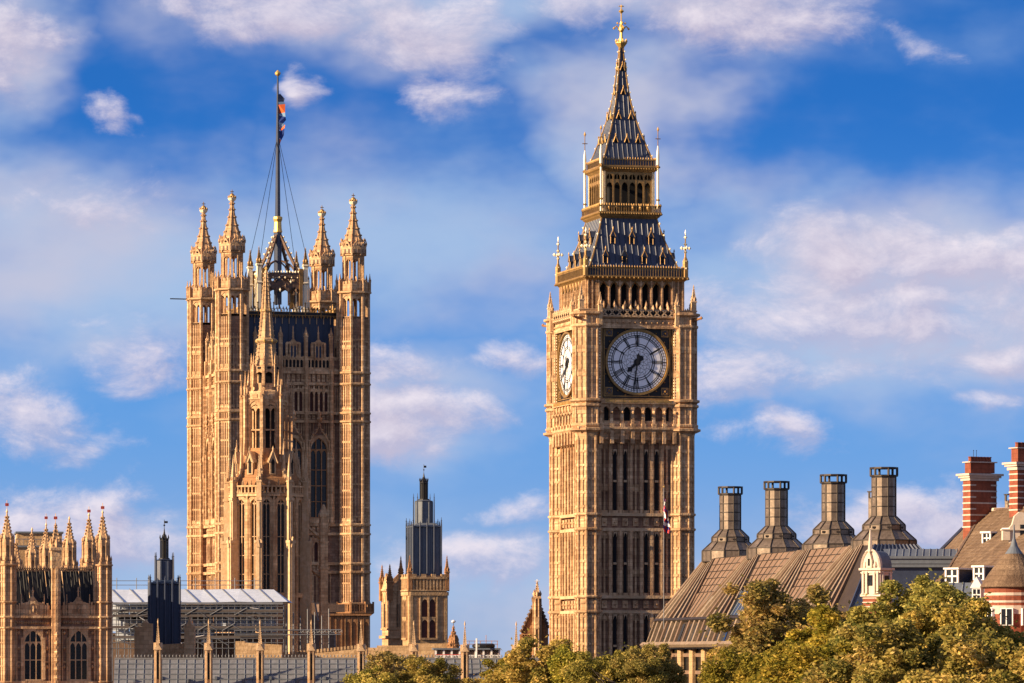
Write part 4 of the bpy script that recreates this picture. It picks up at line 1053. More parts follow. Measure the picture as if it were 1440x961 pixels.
# ================================================================== palace wing at the left edge
def palace_wing():
    Y0 = 430.0; a = 14.8
    zl = lambda py: Z(py, Y0)
    th = thing('palace_wing', 'gothic stone palace wing with two arched windows and tall pinnacles, leftmost building', 'palace wing', (X(144.3, Y0), Y0, 0), a)
    D = 9.22; r = .74; yb = -.35
    b = MB()
    b.box(-D - .4, .4, yb, 46, 0, zl(866), 1)
    for zp in (868, 883, 959.5): z = zl(zp); b.box(-D, 0, yb - .4, yb + .1, z - .12, z + .12)
    b.box(-D, 0, yb - .1, yb + .3, zl(866), zl(858))
    for i in range(34):
        x = -D + .9 + (D - 1.8) / 33 * i
        if abs(x + D / 2) < .6: continue
        b.knob(x, yb - .08, zl(876), .15); b.box(x - .07, x + .07, yb - .18, yb + .05, zl(866), zl(851 - (i % 3) * 2))
    for x in (-2.42, -6.8):
        # battlemented parapet with a niche gablet
        b.poly([(x - 1.0, zl(866)), (x + 1.0, zl(866)), (x + 1.0, zl(849)), (x + .45, zl(847)), (x, zl(838)), (x - .45, zl(847)), (x - 1.0, zl(849))], yb - .22, yb + .2)
        b.lathe(x, yb, [(.08, zl(840)), (.03, zl(826))], 4); b.knob(x, yb, zl(832), .14)
        b.arch(x - .3, x + .3, zl(853), zl(849), zl(846), yb - .32, yb - .2, n=3); b.box(x - .36, x - .26, yb - .32, yb - .2, zl(864), zl(853)); b.box(x + .26, x + .36, yb - .32, yb - .2, zl(864), zl(853)); b.knob(x, yb - .27, zl(857), .14, None, .4)
        for s_ in (-1, 1):
            b.box(x + s_ * 1.35 - .25, x + s_ * 1.35 + .25, yb - .1, yb + .2, zl(866), zl(852)); b.lathe(x + s_ * 1.1, yb, [(.06, zl(858)), (.03, zl(836))], 4)
            # blind side panels
            b.box(x + s_ * 1.05 - .12, x + s_ * 1.05 + .12, yb - .3, yb, 0, zl(897)); b.box(x + s_ * 1.55 - .05, x + s_ * 1.55 + .05, yb - .16, yb, 0, zl(886)); b.box(x + s_ * 1.3 - .3, x + s_ * 1.3 + .3, yb - .14, yb, zl(932), zl(930))
            for zq in (890, 912, 938): b.knob(x + s_ * 1.35, yb - .12, zl(zq), .16, None, .2)
        b.arch(x - .93, x + .93, zl(899), zl(887), zl(884.5), yb - .3, yb, n=8)
        b.box(x - 1.1, x + 1.1, yb - .3, yb, zl(961), zl(957))
    # middle pier with statue niches
    x = -D / 2; b.box(x - .42, x + .42, yb - .5, yb + .3, 0, zl(795)); b.box(x - .14, x + .14, yb - .75, yb, 0, zl(800))
    for zq in (893, 905, 917, 929, 941, 953): b.knob(x, yb - .7, zl(zq), .26, None, .36)
    pinnacle(b, x, yb - .1, zl(800), zl(775), zl(736.5), .95, crock=True)
    part('wing_wall', b, ['stone', 'stone_wall'], th)
    wf, wg = light_window(1.72, zl(887) - zl(956), 3, 1, depth=.25, mull=.09)
    for x in (-2.42, -6.8): add_window(th, wf, wg, T(x, yb, zl(956)))
    t = MB(); t.lathe(0, 0, [(r, 0), (r, zl(790))], 8); ribs(t, 0, 0, r, 0, zl(790), .16)
    for zp in (868, 883, 847, 795, 959): ring(t, 0, 0, r, zl(zp), .18, .2)
    for k in range(8):
        t.M = facet(t, 0, 0, k); t.box(-.04, .04, -r - .06, -r, 0, zl(795))
        for zp in (938, 925, 905, 840, 820, 808): t.box(-.25, .25, -r - .06, -r, zl(zp), zl(zp) + .12)
        t.box(-.2, .2, -.6, -.4, zl(789), zl(765)) if k % 2 else None
        t.arch(-.24, .24, zl(772), zl(768), zl(763), -.62, -.45, n=3)
        t.M = facet(t, 0, 0, k) @ RZ(22.5); t.box(-.08, .08, -.72, -.5, zl(790), zl(760)); t.knob(0, -.66, zl(757), .1, None, .35)
        t.knob(0, -.85, zl(787), .09, None, .4)
    t.M = I4
    t.lathe(0, 0, [(.42, zl(790)), (.42, zl(765))], 8)
    t.lathe(0, 0, [(.62, zl(764)), (.5, zl(755)), (.3, zl(744)), (.14, zl(732)), (.05, zl(722))], 8)
    for i in range(8):
        q = i / 8; rr = .62 * (1 - q) ** 1.3 + .12
        for k in range(4): t.knob(rr * math.cos(k * math.pi / 2 + .4), rr * math.sin(k * math.pi / 2 + .4), zl(762 - 38 * q), .11, None, .13)
    t.knob(0, 0, zl(728), .26, None, .14); t.knob(0, 0, zl(721), .12, None, .3)
    tm = t.build('corner_turret', 'stone')
    part('corner_turret', tm, None, th); part('corner_turret', tm, None, th, T(-D, 0))
    for (y, dz, x) in ((8, 0, 0), (20, 0, 0), (35, -.2, 0), (42, -.5, -.4), (46, -1.4, -1.5)): part('corner_turret', tm, None, th, T(x, y, dz))
    # dark steep roof with cresting
    rf = MB(); rf.add([(-D, .6, zl(862)), (0, .6, zl(862)), (-.2, 2.6, zl(803)), (-D + .2, 2.6, zl(803)), (-D, 46, zl(862)), (0, 46, zl(862)), (-.2, 44, zl(803)), (-D + .2, 44, zl(803))],
        [(0, 1, 2, 3), (1, 5, 6, 2), (5, 4, 7, 6), (4, 0, 3, 7), (3, 2, 6, 7)], 0)
    for i in range(26):
        x = -D + .5 + (D - 1) / 25 * i; rf.tube((x + .1 * math.sin(i * 5.), .55, zl(860 - 9 * (i * 7 % 3))), (x + .1 * math.sin(i * 5.), 2.5 , zl(803)), .03 if i % 4 else .05, 4, 1 if i % 5 == 1 else 0)
    part('slate_roof', rf, ['iron', 'stone_tr'], th)
    cr = MB(); cr.box(-D + .3, -.3, 2.5, 2.6, zl(804), zl(801.5))
    for i in range(44):
        x = -D + .4 + (D - .8) / 43 * i; cr.knob(x, 2.55, zl(799.5), .1, None, .3)
        if i % 4 == 0: cr.lathe(x, 2.55, [(.07, zl(803)), (.03, zl(793))], 4)
    part('roof_cresting', cr, 'stone_dk', th)
    # vanes
    for i, (x, y, zp) in enumerate(((0, 0, 712), (-D, 0, 709), (0, 8, 717), (-D / 2, -.4, 727), (0, 35, 727))):
        v = MB(); s = (Y0 + y) / Y0; z1 = EYE + (HOR - zp) / F * (Y0 + y)
        v.tube((0, 0, z1 - .9), (0, 0, z1 + .3), .025, 4, 1); v.box(-.17, .17, -.02, .02, z1 - .28, z1, 0)
        part('weather_vane', v, ['red', 'gold_dk'], th, T(x, y))
palace_wing()
# beige rooftop block beyond the wing
def rooftop_block():
    Y = 620.; z = lambda p: Z(p, Y)
    th = thing('rooftop_block', 'pale flat roofed building with a rail behind the left palace wing', 'building', (X(54, Y), Y, 0), 8)
    b = MB(); b.box(-3.7, 3.7, 0, 12, 0, z(770)); b.box(-3.9, 3.9, -.3, 12.3, z(770), z(767.5), 1); b.box(-2.9, 3.3, 1, 10, z(768), z(750)); b.box(-3.1, 3.5, .7, 10.3, z(750), z(747.5), 1)
    part('block_wall', b, ['stone_pale', 'lead'], th)
    r = MB(); r.box(-3.8, 3.8, -.2, -.1, z(759), z(758)); 
    for i in range(14): r.box(-3.8 + .58 * i, -3.75 + .58 * i, -.2, -.1, z(768), z(758))
    part('guard_rail', r, 'tube', th)
rooftop_block()
# ================================================================== long palace range along the bottom
def palace_range():
    Y0 = 417.0; zr = lambda p: Z(p, Y0)
    th = thing('palace_range', 'long low palace range with grey iron slab roof and pinnacled buttresses', 'palace range', (X(158.5, Y0), Y0, 0), 3)
    LN = 40.; zt = Z(927, Y0 + 5); ze = zr(985)
    rf = MB(); rf.add([(0, .6, ze), (LN, .6, ze), (LN, 5, zt), (0, 5, zt), (0, 9.5, ze), (LN, 9.5, ze)], [(0, 1, 2, 3), (3, 2, 5, 4), (1, 5, 2), (0, 3, 4)], 0)
    for j in range(1, 8):
        t = j / 8; y, z = .6 + 4.4 * t, ze + (zt - ze) * t; rf.box(0, LN, y - .07, y + .03, z - .03, z + .07, 1)
    for i in range(53):
        x = .4 + i * .79; rf.tube((x, .6, ze + .02), (x, 5, zt + .02), .05, 4, 1)
    rf.box(0, LN, 4.9, 5.1, zt - .05, zt + .12, 0)
    for i in range(int(LN / .33)): rf.knob(.2 + .33 * i, 5, zt + .28, .07, 0, .16)
    for i in range(16):
        x = 1.9 + 2.55 * i; t = .52 if i % 2 else .45; y, z = .6 + 4.4 * t, ze + (zt - ze) * t; rf.box(x - .11, x + .11, y - .25, y + .2, z - .1, z + .22, 1)
    part('slab_roof', rf, ['grey', 'lead'], th)
    b = MB(); b.box(0, LN, 0, 9.6, 0, ze); b.box(-.1, LN, -.2, .7, ze - .3, ze + .25)
    for i in range(int(LN / .8)): b.box(.4 + .8 * i - .2, .4 + .8 * i + .2, -.15, .2, ze + .2, ze + .6)
    part('range_wall', b, 'stone_red', th)
    p = MB(); pinnacle(p, 0, 0, 0, zr(915), zr(876.5), .46)
    for k in range(4):
        p.M = face(k); p.box(-.22, -.12, -.36, -.2, 0, zr(912)); p.box(.12, .22, -.36, -.2, 0, zr(912)); p.box(-.08, .08, -.3, -.27, zr(955), zr(918), 1); p.poly([(-.36, zr(914)), (.36, zr(914)), (0, zr(904))], -.42, -.2)
    p.M = I4; p.box(-.3, .3, .2, 1.6, 0, zr(938)); p.knob(0, 0, zr(875), .08, 0, .35)
    pm = p.build('buttress_pinnacle', ['stone_tr', 'void'])
    for i, px in enumerate((222, 292.7, 364.3, 435.4, 504.5, 577.5, 647.8, 718.5)):
        x = (px - 158.5) * Y0 / F * 1.002 * (1 + .00035 * i * 5)
        part('buttress_pinnacle', pm, None, th, T(x, -.3, -i * .03))
    dm = MB(); dm.arch(-.6, .6, 0, .5, .62, -.1, .7, 0, n=5, round_=True); dm.box(-.6, .6, 0, .6, -.9, .45, 1)
    dmm = dm.build('dormer', ['stone_dk', 'iron'])
    for i in range(7): t = .1; part('dormer', dmm, None, th, T(1.9 + 4.72 * i, .6 + 4.4 * t - .2, ze + (zt - ze) * t + .6))
palace_range()
def block_wall(name, label, cat, px0, px1, Y, pts, m='stone_pale', dep=3.0, rz=0, crenel=0):
    """masonry wall standing on the ground, outline (px, py) of its top edge, left to right"""
    b = MB(); x0 = X(px0, Y)
    P = [(X(px0, Y) - x0, 0), (X(px1, Y) - x0, 0)] + [(X(px, Y) - x0, Z(py, Y)) for px, py in reversed(pts)]
    b.poly(P, 0, dep)
    xs = [q[0] for q in P]
    if crenel:
        for i in range(crenel):
            t = (i + .5) / crenel; px = px0 + (px1 - px0) * t
            for (a, za), (c, zc_) in zip(pts, pts[1:]):
                if a <= px <= c:
                    z = Z(za + (zc_ - za) * (px - a) / max(1e-6, c - a), Y); x = X(px, Y) - x0; w = (X(px1, Y) - x0) / crenel * .3
                    b.box(x - w, x + w, -.08, .3, z - .1, z + .25)
    single(name, b, m, label, cat, (x0, Y, 0), rz)
block_wall('parapet_wall', 'short sunlit sandstone parapet wall below the scaffold end', 'wall', 331, 396, 500., [(331, 902), (344, 902), (344, 904), (396, 907)], 'stone_pale', 4.)
block_wall('parapet_wall', 'long sunlit parapet rising gently to the right before the square tower', 'wall', 392, 516, 505., [(392, 921), (430, 918), (470, 914), (498, 911), (516, 911)], 'stone_pale', 4., crenel=26)
block_wall('parapet_wall', 'plain stone base wall below the narrow turret tower', 'wall', 516, 640, 560., [(516, 911), (530, 911), (530, 908), (574, 908), (574, 905), (640, 905)], 'stone_pale', 10.)
block_wall('chimney_block', 'stone chimney block left of the dark ventilation tower', 'chimney', 189, 213, 436., [(189, 882), (200, 882), (200, 877), (204, 872), (208, 877), (213, 877)], 'stone_pale', 2.)
block_wall('chimney_block', 'stone chimney block right of the dark ventilation tower', 'chimney', 259, 273, 436., [(259, 880), (263, 878), (266, 868), (269, 878), (273, 880)], 'stone_pale', 2.)
block_wall('base_wall', 'low stone base under the dark ventilation tower', 'wall', 213, 259, 440., [(213, 907), (259, 905)], 'stone_pale', 2.)
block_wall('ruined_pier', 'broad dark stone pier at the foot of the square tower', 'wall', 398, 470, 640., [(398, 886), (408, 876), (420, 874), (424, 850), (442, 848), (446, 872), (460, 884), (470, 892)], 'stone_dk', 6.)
# rounded dark gallery at the foot of the tower's right corner
def foot_gallery():
    Y = 690.; z = lambda p: Z(p, Y)
    th = thing('stone_gallery', 'dark weathered stone gallery with round traceries at the foot of the square tower', 'gallery', (X(490, Y), Y, 0), 12)
    b = MB(); b.box(-3.3, 3.1, 0, 5, 0, z(866)); b.box(-3.7, 3.5, -.5, 5, z(866), z(863.5)); b.box(-4.4, -.6, -.3, 4, z(861), z(850), 1)
    for i in range(4):
        x = -.1 + .95 * i
        for s_ in (0,): b.lathe(x, -.05, [(.1, z(900)), (.1, z(880))], 4)
        b.box(x - .5, x - .38, -.25, 0, 0, z(866)); b.arch(x - .38, x + .38, z(880), z(875), z(868), -.2, 0, 0, n=5, round_=True)
    for i in range(3): b.box(-3 + .9 * i, -2.8 + .9 * i, -.2, 0, 0, z(866), 0)
    part('gallery_wall', b, ['stone_red', 'stone_dk'], th)
foot_gallery()
# ================================================================== scaffold with its temporary roof
def scaffold():
    Y = 540.; z = lambda p: Z(p, Y)
    x0 = X(150, Y); th = thing('scaffold_roof', 'white sheeted temporary roof on a tall tube scaffold', 'scaffold', (x0, Y, 0), 0)
    L_ = X(398, Y) - x0; lx = lambda px: X(px, Y) - x0
    # sheeting: one bay at a time
    n = 9; bx = [lx(150 + (386 - 150) * i / n) for i in range(n + 1)]
    dy = 6.0
    zr_, ze_ = EYE + (HOR - 829) / F * (Y + dy), z(847)
    for i in range(n):
        s = MB(); sk = lx(150 + 24) ; x_a, x_b = bx[i], bx[i + 1]
        e = 1.6 if i == n - 1 else 0
        s.add([(x_a, 0, ze_), (x_b + e, 0, ze_), (x_b - (0 if i < n - 1 else .4), dy, zr_), (x_a, dy, zr_), (x_a, 2 * dy, ze_), (x_b + e, 2 * dy, ze_)], [(0, 1, 2, 3), (3, 2, 5, 4), (1, 5, 2)], 0)
        s.add([(x_a, 0, ze_ - .08), (x_b + e, 0, ze_ - .08), (x_b + e, 2 * dy, ze_ - .08), (x_a, 2 * dy, ze_ - .08)], [(0, 3, 2, 1)], 0)
        s.v = [(x, y, zz + .05 * math.sin(x * 2.1 + y)) for x, y, zz in s.v]
        part('roof_sheet', s, 'sheet', th)
        r = MB(); r.tube((x_a, dy, zr_ + .06), (x_a + 2.0, 0, ze_ + .08), .07, 4); part('rafter', r, 'tube', th)
    g = MB()
    g.box(0, L_, -.12, .05, ze_ - .28, ze_ - .02); part('eaves_beam', g, 'tube', th)
    for zp in (817, 823): g = MB(); g.tube((0, dy, EYE + (HOR - zp) / F * (Y + dy)), (bx[-1] - 2, dy, EYE + (HOR - zp) / F * (Y + dy)), .04, 4); part('ledger', g, 'tube', th)
    for i in range(8): g = MB(); g.tube((0, 0, zr_), (0, 0, zr_ + 1.4), .05, 4); part('standard', g, 'tube', th, T(lx(158 + 28 * i), dy))
    zb_ = z(930)
    st = MB(); st.tube((0, 0, zb_ - 15), (0, 0, ze_ - .1), .05, 5); stm = st.build('standard', 'tube')
    xs = [lx(158 + 8.6 * i) for i in range(29)]
    for i, x in enumerate(xs): part('standard', stm, None, th, T(x, .1)); 
    for i, x in enumerate(xs[::2]): part('standard', stm, None, th, T(x + .3, 2.2))
    for zp in (853, 857.5, 862, 872, 878, 885, 891, 898, 904, 912): g = MB(); g.tube((0, 0, z(zp)), (L_, 0, z(zp)), .042, 4); part('ledger', g, 'tube', th)
    for zp in (859, 866, 882, 896): g = MB(); g.box(0, L_, .0, 2.0, z(zp) - .15, z(zp) + .15); part('deck', g, 'board', th)
    for i in range(22):
        g = MB(); s_ = 1 if i % 2 else -1; xa = xs[i]; zq = 865 + (i * 7 % 4) * 11
        g.tube((xa, -.06, z(zq)), (xa + 1.5, -.06, z(zq + 10 * s_)), .05, 4); part('brace', g, 'tube', th)
    for i, (pa, pb, ya, yb_) in enumerate(((158, 210, 851, 858), (212, 262, 851, 858), (262, 300, 850, 864), (302, 340, 849, 858), (340, 374, 849, 866), (160, 188, 868, 882), (272, 300, 874, 900), (302, 330, 868, 880), (332, 372, 868, 879), (160, 186, 888, 902))):
        g = MB(); g.box(lx(pa), lx(pb), 2.4 + .02 * i, 2.5 + .02 * i, z(yb_), z(ya)); part('wall_sheet', g, 'sheet', th)
    for i in range(8):
        g = MB(); g.box(L_ * .96 * i / 8, L_ * .96 * (i + .97) / 8, 2.45, 2.5, z(888 + (i * 3) % 7), z(850)); part('wall_sheet', g, 'sheet', th)
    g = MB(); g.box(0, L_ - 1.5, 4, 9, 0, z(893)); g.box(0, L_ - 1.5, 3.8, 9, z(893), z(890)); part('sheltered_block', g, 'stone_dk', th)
    rr = random.Random(5)
    for i in range(34):                     # loose tubes, ladders and netting on the lifts
        g = MB(); xa = rr.uniform(0, L_ - 3); zq = rr.choice((855, 861, 868, 876, 884, 898)); ln = rr.uniform(.6, 2.6)
        if i % 3: g.tube((xa, -.15, z(zq)), (xa + ln, -.1, z(zq + rr.uniform(-7, 9))), .035, 4); part('brace', g, 'white' if i % 5 == 0 else 'tube', th)
        else: g.box(xa, xa + ln, .9, .95, z(zq + 5), z(zq)); part('toe_board', g, 'board' if i % 2 else 'sheet', th)
    # outer scaffold at the right-hand end, open
    for i in range(7):
        g = MB(); g.tube((0, 0, zb_ - 15), (0, 0, z(856 + 5 * (i % 3))), .06, 4); part('standard', g, 'tube', th, T(lx(402 + 10 * i), 1))
    for zp in (886, 892.5): g = MB(); g.tube((lx(330), -.3, z(zp + 1)), (lx(480), -.3, z(zp)), .07, 4); part('ledger', g, 'tube', th)
    g = MB()
    for i in range(16): x = lx(420) + i * .33; g.tube((x, -.3, z(890)), (x + .33, -.3, z(886.5) if i % 2 else z(890)), .03, 3); g.tube((x + .16, -.3, z(886)), (x + .33, -.3, z(890)), .03, 3)
    part('lattice_beam', g, 'tube', th)
scaffold()
# ================================================================== dark ventilation towers
def vent_tower(px, Y, label, w, lv, base_z, stone=False, rz=12):
    z = lambda p: Z(p, Y); s = Y / F
    th = thing('ventilation_tower', label, 'ventilation tower', (X(px, Y), Y, 0), rz, 'dark metal ventilation towers')
    tip, l0, l1, s0, s1, b0, b1 = lv       # rows: tip, lantern top/bottom, stage top/bottom, box top/bottom
    W0 = w / 2
    b = MB(); b.lathe(0, 0, [(W0 * .93, z(b1)), (W0 * .93, z(b0))], 4, 0)
    for k in range(4):
        b.M = face(k)
        for x in (-1, -.33, .33, 1): b.box(x * W0 * .93 - .05, x * W0 * .93 + .05, -W0 * .93 - .1, -W0 * .93, z(b1), z(b0), 0)
    b.M = I4; b.lathe(0, 0, [(W0, z(b0 + 1.5)), (W0 * 1.05, z(b0)), (W0 * .6, z(b0 - 5)), (W0 * .58, z(s1 + 1))], 4, 0)
    b.lathe(0, 0, [(W0 * 1.02, z(b1)), (W0 * 1.02, z(b1 - 2))], 4, 0)
    part('louvre_box', b, 'lead' if stone else 'navy', th)
    c = MB(); q = W0 * .56
    c.lathe(0, 0, [(q, z(s1 + 3)), (q, z(s0)), (q * 1.1, z(s0 - 1)), (q * .5, z(s0 - 3))], 8, 0); ribs(c, 0, 0, q, z(s1), z(s0), .12)
    part('upper_stage', c, 'lead' if stone else 'slate', th)
    d = MB(); q = W0 * .27
    for k in range(8): d.M = facet(d, 0, 0, k) @ RZ(22.5); d.box(-.05, .05, -q - .05, -q + .06, z(l1), z(l0 - 1)); d.knob(0, -q - .06, z(l0 - 2), .07, 0, .3)
    d.M = I4; d.lathe(0, 0, [(q * .6, z(l1)), (q * .6, z(l0))], 6); d.lathe(0, 0, [(q * 1.1, z(l0 + 3)), (q * .8, z(l0)), (q * .25, z((tip + l0) / 2)), (.03, z(tip))], 8, 0)
    d.lathe(0, 0, [(q * 1.5, z(l1 + 2)), (q * 1.3, z(l1 - 1))], 8)
    part('lantern', d, 'iron', th)
    v = MB(); v.tube((0, 0, z(tip + 1)), (0, 0, z(tip - 12)), .03, 4); v.knob(0, 0, z(tip - 4), .12); v.box(-.02, .35, -.01, .01, z(tip - 10), z(tip - 7)); part('weather_vane', v, 'iron', th)
    e = MB()
    for k in range(4):
        e.M = face(k)
        for (xx, top) in ((-1, 8), (-.5, 5), (0, 7), (.5, 5)): e.lathe(xx * W0 * 1.02, -W0 * 1.02, [(.09, z(b1)), (.09, z(b0 - top * .3)), (.02, z(b0 - top * 1.6))], 6, 0); e.knob(xx * W0 * 1.02, -W0 * 1.02, z(b0 - top), .12, 0)
        e.M = face(k); e.lathe(-W0 * .6, -W0 * .6, [(.08, z(s1 + 2)), (.06, z(s0 - 3)), (.02, z(s0 - 12))], 6); e.knob(-W0 * .6, -W0 * .6, z(s0 - 6), .1)
    e.M = I4; part('corner_shafts', e, 'slate', th)
    if stone:
        g = MB(); g.box(-stone, stone, -stone, stone, 0, z(810))
        S_ = stone
        for k in range(4):
            g.M = face(k); g.box(-S_, S_, -S_ - .25, -S_, z(838), z(833)); g.box(-S_, S_, -S_ - .3, -S_ + .1, z(832), z(830)); g.box(-S_, S_, -S_ - .3, -S_ + .1, z(815), z(812))
            for i in range(12): x = -S_ + 2 * S_ / 11 * i; g.box(x - .1, x + .1, -S_ - .22, -S_ + .1, z(830), z(813))
            for i in range(4): x = -S_ * .78 + S_ * .52 * i; g.box(x - .3, x + .3, -S_ - .28, -S_ + .1, z(812), z(808))
            for s_ in (-1, 1): g.box(s_ * 1.15 - .1, s_ * 1.15 + .1, -S_ - .18, -S_, z(900), z(839)); g.box(s_ * (S_ - .2) - .2, s_ * (S_ - .2) + .2, -S_ - .12, -S_, 0, z(838))
            g.arch(-.92, -.1, z(848), z(843), z(839), -S_ - .15, -S_, n=4); g.arch(.1, .92, z(848), z(843), z(839), -S_ - .15, -S_, n=4); g.box(-1.05, 1.05, -S_ - .16, -S_, z(870), z(868)); g.arch(-.92, -.1, z(876), z(872), z(869), -S_ - .15, -S_, n=4); g.arch(.1, .92, z(876), z(872), z(869), -S_ - .15, -S_, n=4)
            g.box(-.1, .1, -S_ - .2, -S_, z(898), z(839)); g.box(-1.2, 1.2, -S_ - .25, -S_, z(900), z(897.5))
        g.M = I4; part('stone_base', g, 'stone_pale', th)
        w1 = MB(); w1.box(-.42, .42, -.05, -.02, 0, z(841) - z(868)); wm = w1.build('window', 'glass_red')
        for k in range(2):
            for x in (-.51, .51):
                for zp in (868, 897): part('window', wm, None, th, face(k) @ T(x, -S_, z(zp)))
        p = MB(); pinnacle(p, 0, 0, z(832), z(806), z(782), .55); pm = p.build('pinnacle', 'stone_red')
        for s1_ in (-1, 1):
            for s2_ in (-1, 1): part('pinnacle', pm, None, th, T(s1_ * S_, s2_ * S_))
vent_tower(231, 445., 'dark blue clad ventilation tower rising before the white scaffold roof', 2.87, (743, 758, 786, 789, 818, 821, 908), 0, rz=8)
vent_tower(596, 600., 'grey blue ventilation tower on a pale stone base between the two great towers', 3.8, (665, 677, 703, 706, 736, 741, 812), 0, stone=2.55, rz=15)
def turret_tower():
    Y = 612.; z = lambda p: Z(p, Y)
    th = thing('turret_tower', 'small stone tower with two crocketed pinnacles beside the pale ventilation tower', 'tower', (X(565, Y), Y + 2.5, 0), 15)
    S_ = 2.3; g = MB(); g.box(-S_, S_, -S_, S_, 0, z(829))
    for k in range(4):
        g.M = face(k); g.box(-S_ - .1, S_ + .1, -S_ - .25, -S_, z(831), z(828)); g.box(-S_ - .2, S_ + .2, -S_ - .4, -S_, z(898), z(894)); g.box(-S_ - .1, S_ + .1, -S_ - .2, -S_, z(886), z(884))
        blind(g, -S_, S_, z(884), z(832), 4, -S_, .1, .14)
        g.poly([(-S_, z(829)), (S_, z(829)), (0, z(806))], -S_ - .05, -S_ + .25); g.box(-S_, S_, -S_ - .15, -S_, z(925), z(910))
    g.M = I4; part('tower_wall', g, 'stone', th)
    w = MB(); w.box(-.4, .4, -.08, -.02, 0, z(849) - z(882)); w.box(-.04, .04, -.14, -.08, 0, z(849) - z(882), 1); wm = w.build('window', ['void', 'stone_tr'])
    for k in (0, 1): part('window', wm, None, th, face(k) @ T(-.92, -S_, z(882)))
    p = MB(); pinnacle(p, 0, 0, z(845), z(820), z(794), .7); pm = p.build('pinnacle', 'stone_red')
    for s1 in (-1, 1):
        for s2 in (-1, 1): part('pinnacle', pm, None, th, T(s1 * S_, s2 * S_))
turret_tower()
# ================================================================== bits on the skyline between the towers
def roof_terrace():
    Y = 500.; z = lambda p: Z(p, Y); x0 = X(612, Y); lx = lambda p: X(p, Y) - x0
    th = thing('roof_terrace', 'dark glazed rooftop pavilion with white posts and a railing above the trees', 'pavilion', (x0, Y, 0), 3)
    b = MB(); b.box(0, lx(703), .4, 5, 0, z(914)); part('pavilion_wall', b, 'stone_dk', th)
    b = MB(); b.box(-.2, lx(704), 0, 5.2, z(914), z(911.5)); part('flat_roof', b, 'lead', th)
    b = MB(); b.box(-.2, lx(704), -.4, 5, 0, z(932)); part('terrace_wall', b, 'grey', th)
    for i in range(9): b = MB(); b.box(-.1, .1, -.1, .1, z(931), z(913)); part('post', b, 'white', th, T(lx(613 + 11.2 * i), .3))
    b = MB(); b.box(0, lx(648), -.35, -.3, z(921.5), z(920.5), 1); b.box(0, lx(703), -.35, -.3, z(922.5), z(921.5), 0)
    for i in range(44): b.box(lx(613 + 2.05 * i), lx(613 + 2.05 * i) + .05, -.34, -.3, z(931), z(921), 0)
    part('railing', b, ['white', 'red'], th)
    for i, (px, w) in enumerate(((680, 1.1), (691, .5))): b = MB(); b.lathe(0, 0, [(w * .8, z(912)), (w, z(910)), (w, z(907)), (w * .6, z(905))], 10); part('roof_vent', b, 'iron', th, T(lx(px), 2.5))
    b = MB()
    for i in range(7): b.tube((lx(654 + 8 * i), 4, z(912)), (lx(654 + 8 * i), 4, z(901 if i != 4 else 893)), .03, 4)
    for zp in (906, 901.5): b.tube((lx(654), 4, z(zp)), (lx(703), 4, z(zp)), .03, 4)
    part('roof_rail', b, 'stone_red', th)
    b = MB(); b.tube((0, 0, z(931)), (0, 0, z(898)), .09, 5); part('mast', b, 'white', th, T(lx(670), -.6))
roof_terrace()
def small_spire():
    Y = 560.; z = lambda p: Z(p, Y)
    th = thing('crocketed_spire', 'small dark crocketed stone spire with a shining ball behind the terrace', 'spire', (X(637.7, Y), Y, 0), 15)
    b = MB(); pinnacle(b, 0, 0, 0, z(908), z(880), 1.0); b.lathe(0, 0, [(.7, z(912)), (.55, z(900)), (.1, z(888))], 8)
    for i in range(5):
        for k in range(8): r_ = .75 * (1 - i / 6); b.knob(r_ * math.cos(k * .785), r_ * math.sin(k * .785), z(908 - 4.4 * i), .14)
    part('spire_stone', b, 'stone_red', th)
    b = MB(); b.tube((0, 0, z(882)), (0, 0, z(872)), .04, 4, 1); b.lathe(0, 0, [(.06, z(876.5)), (.26, z(875)), (.26, z(873.5)), (.06, z(872))], 8, 0); part('ball', b, ['white', 'iron'], th)
small_spire()
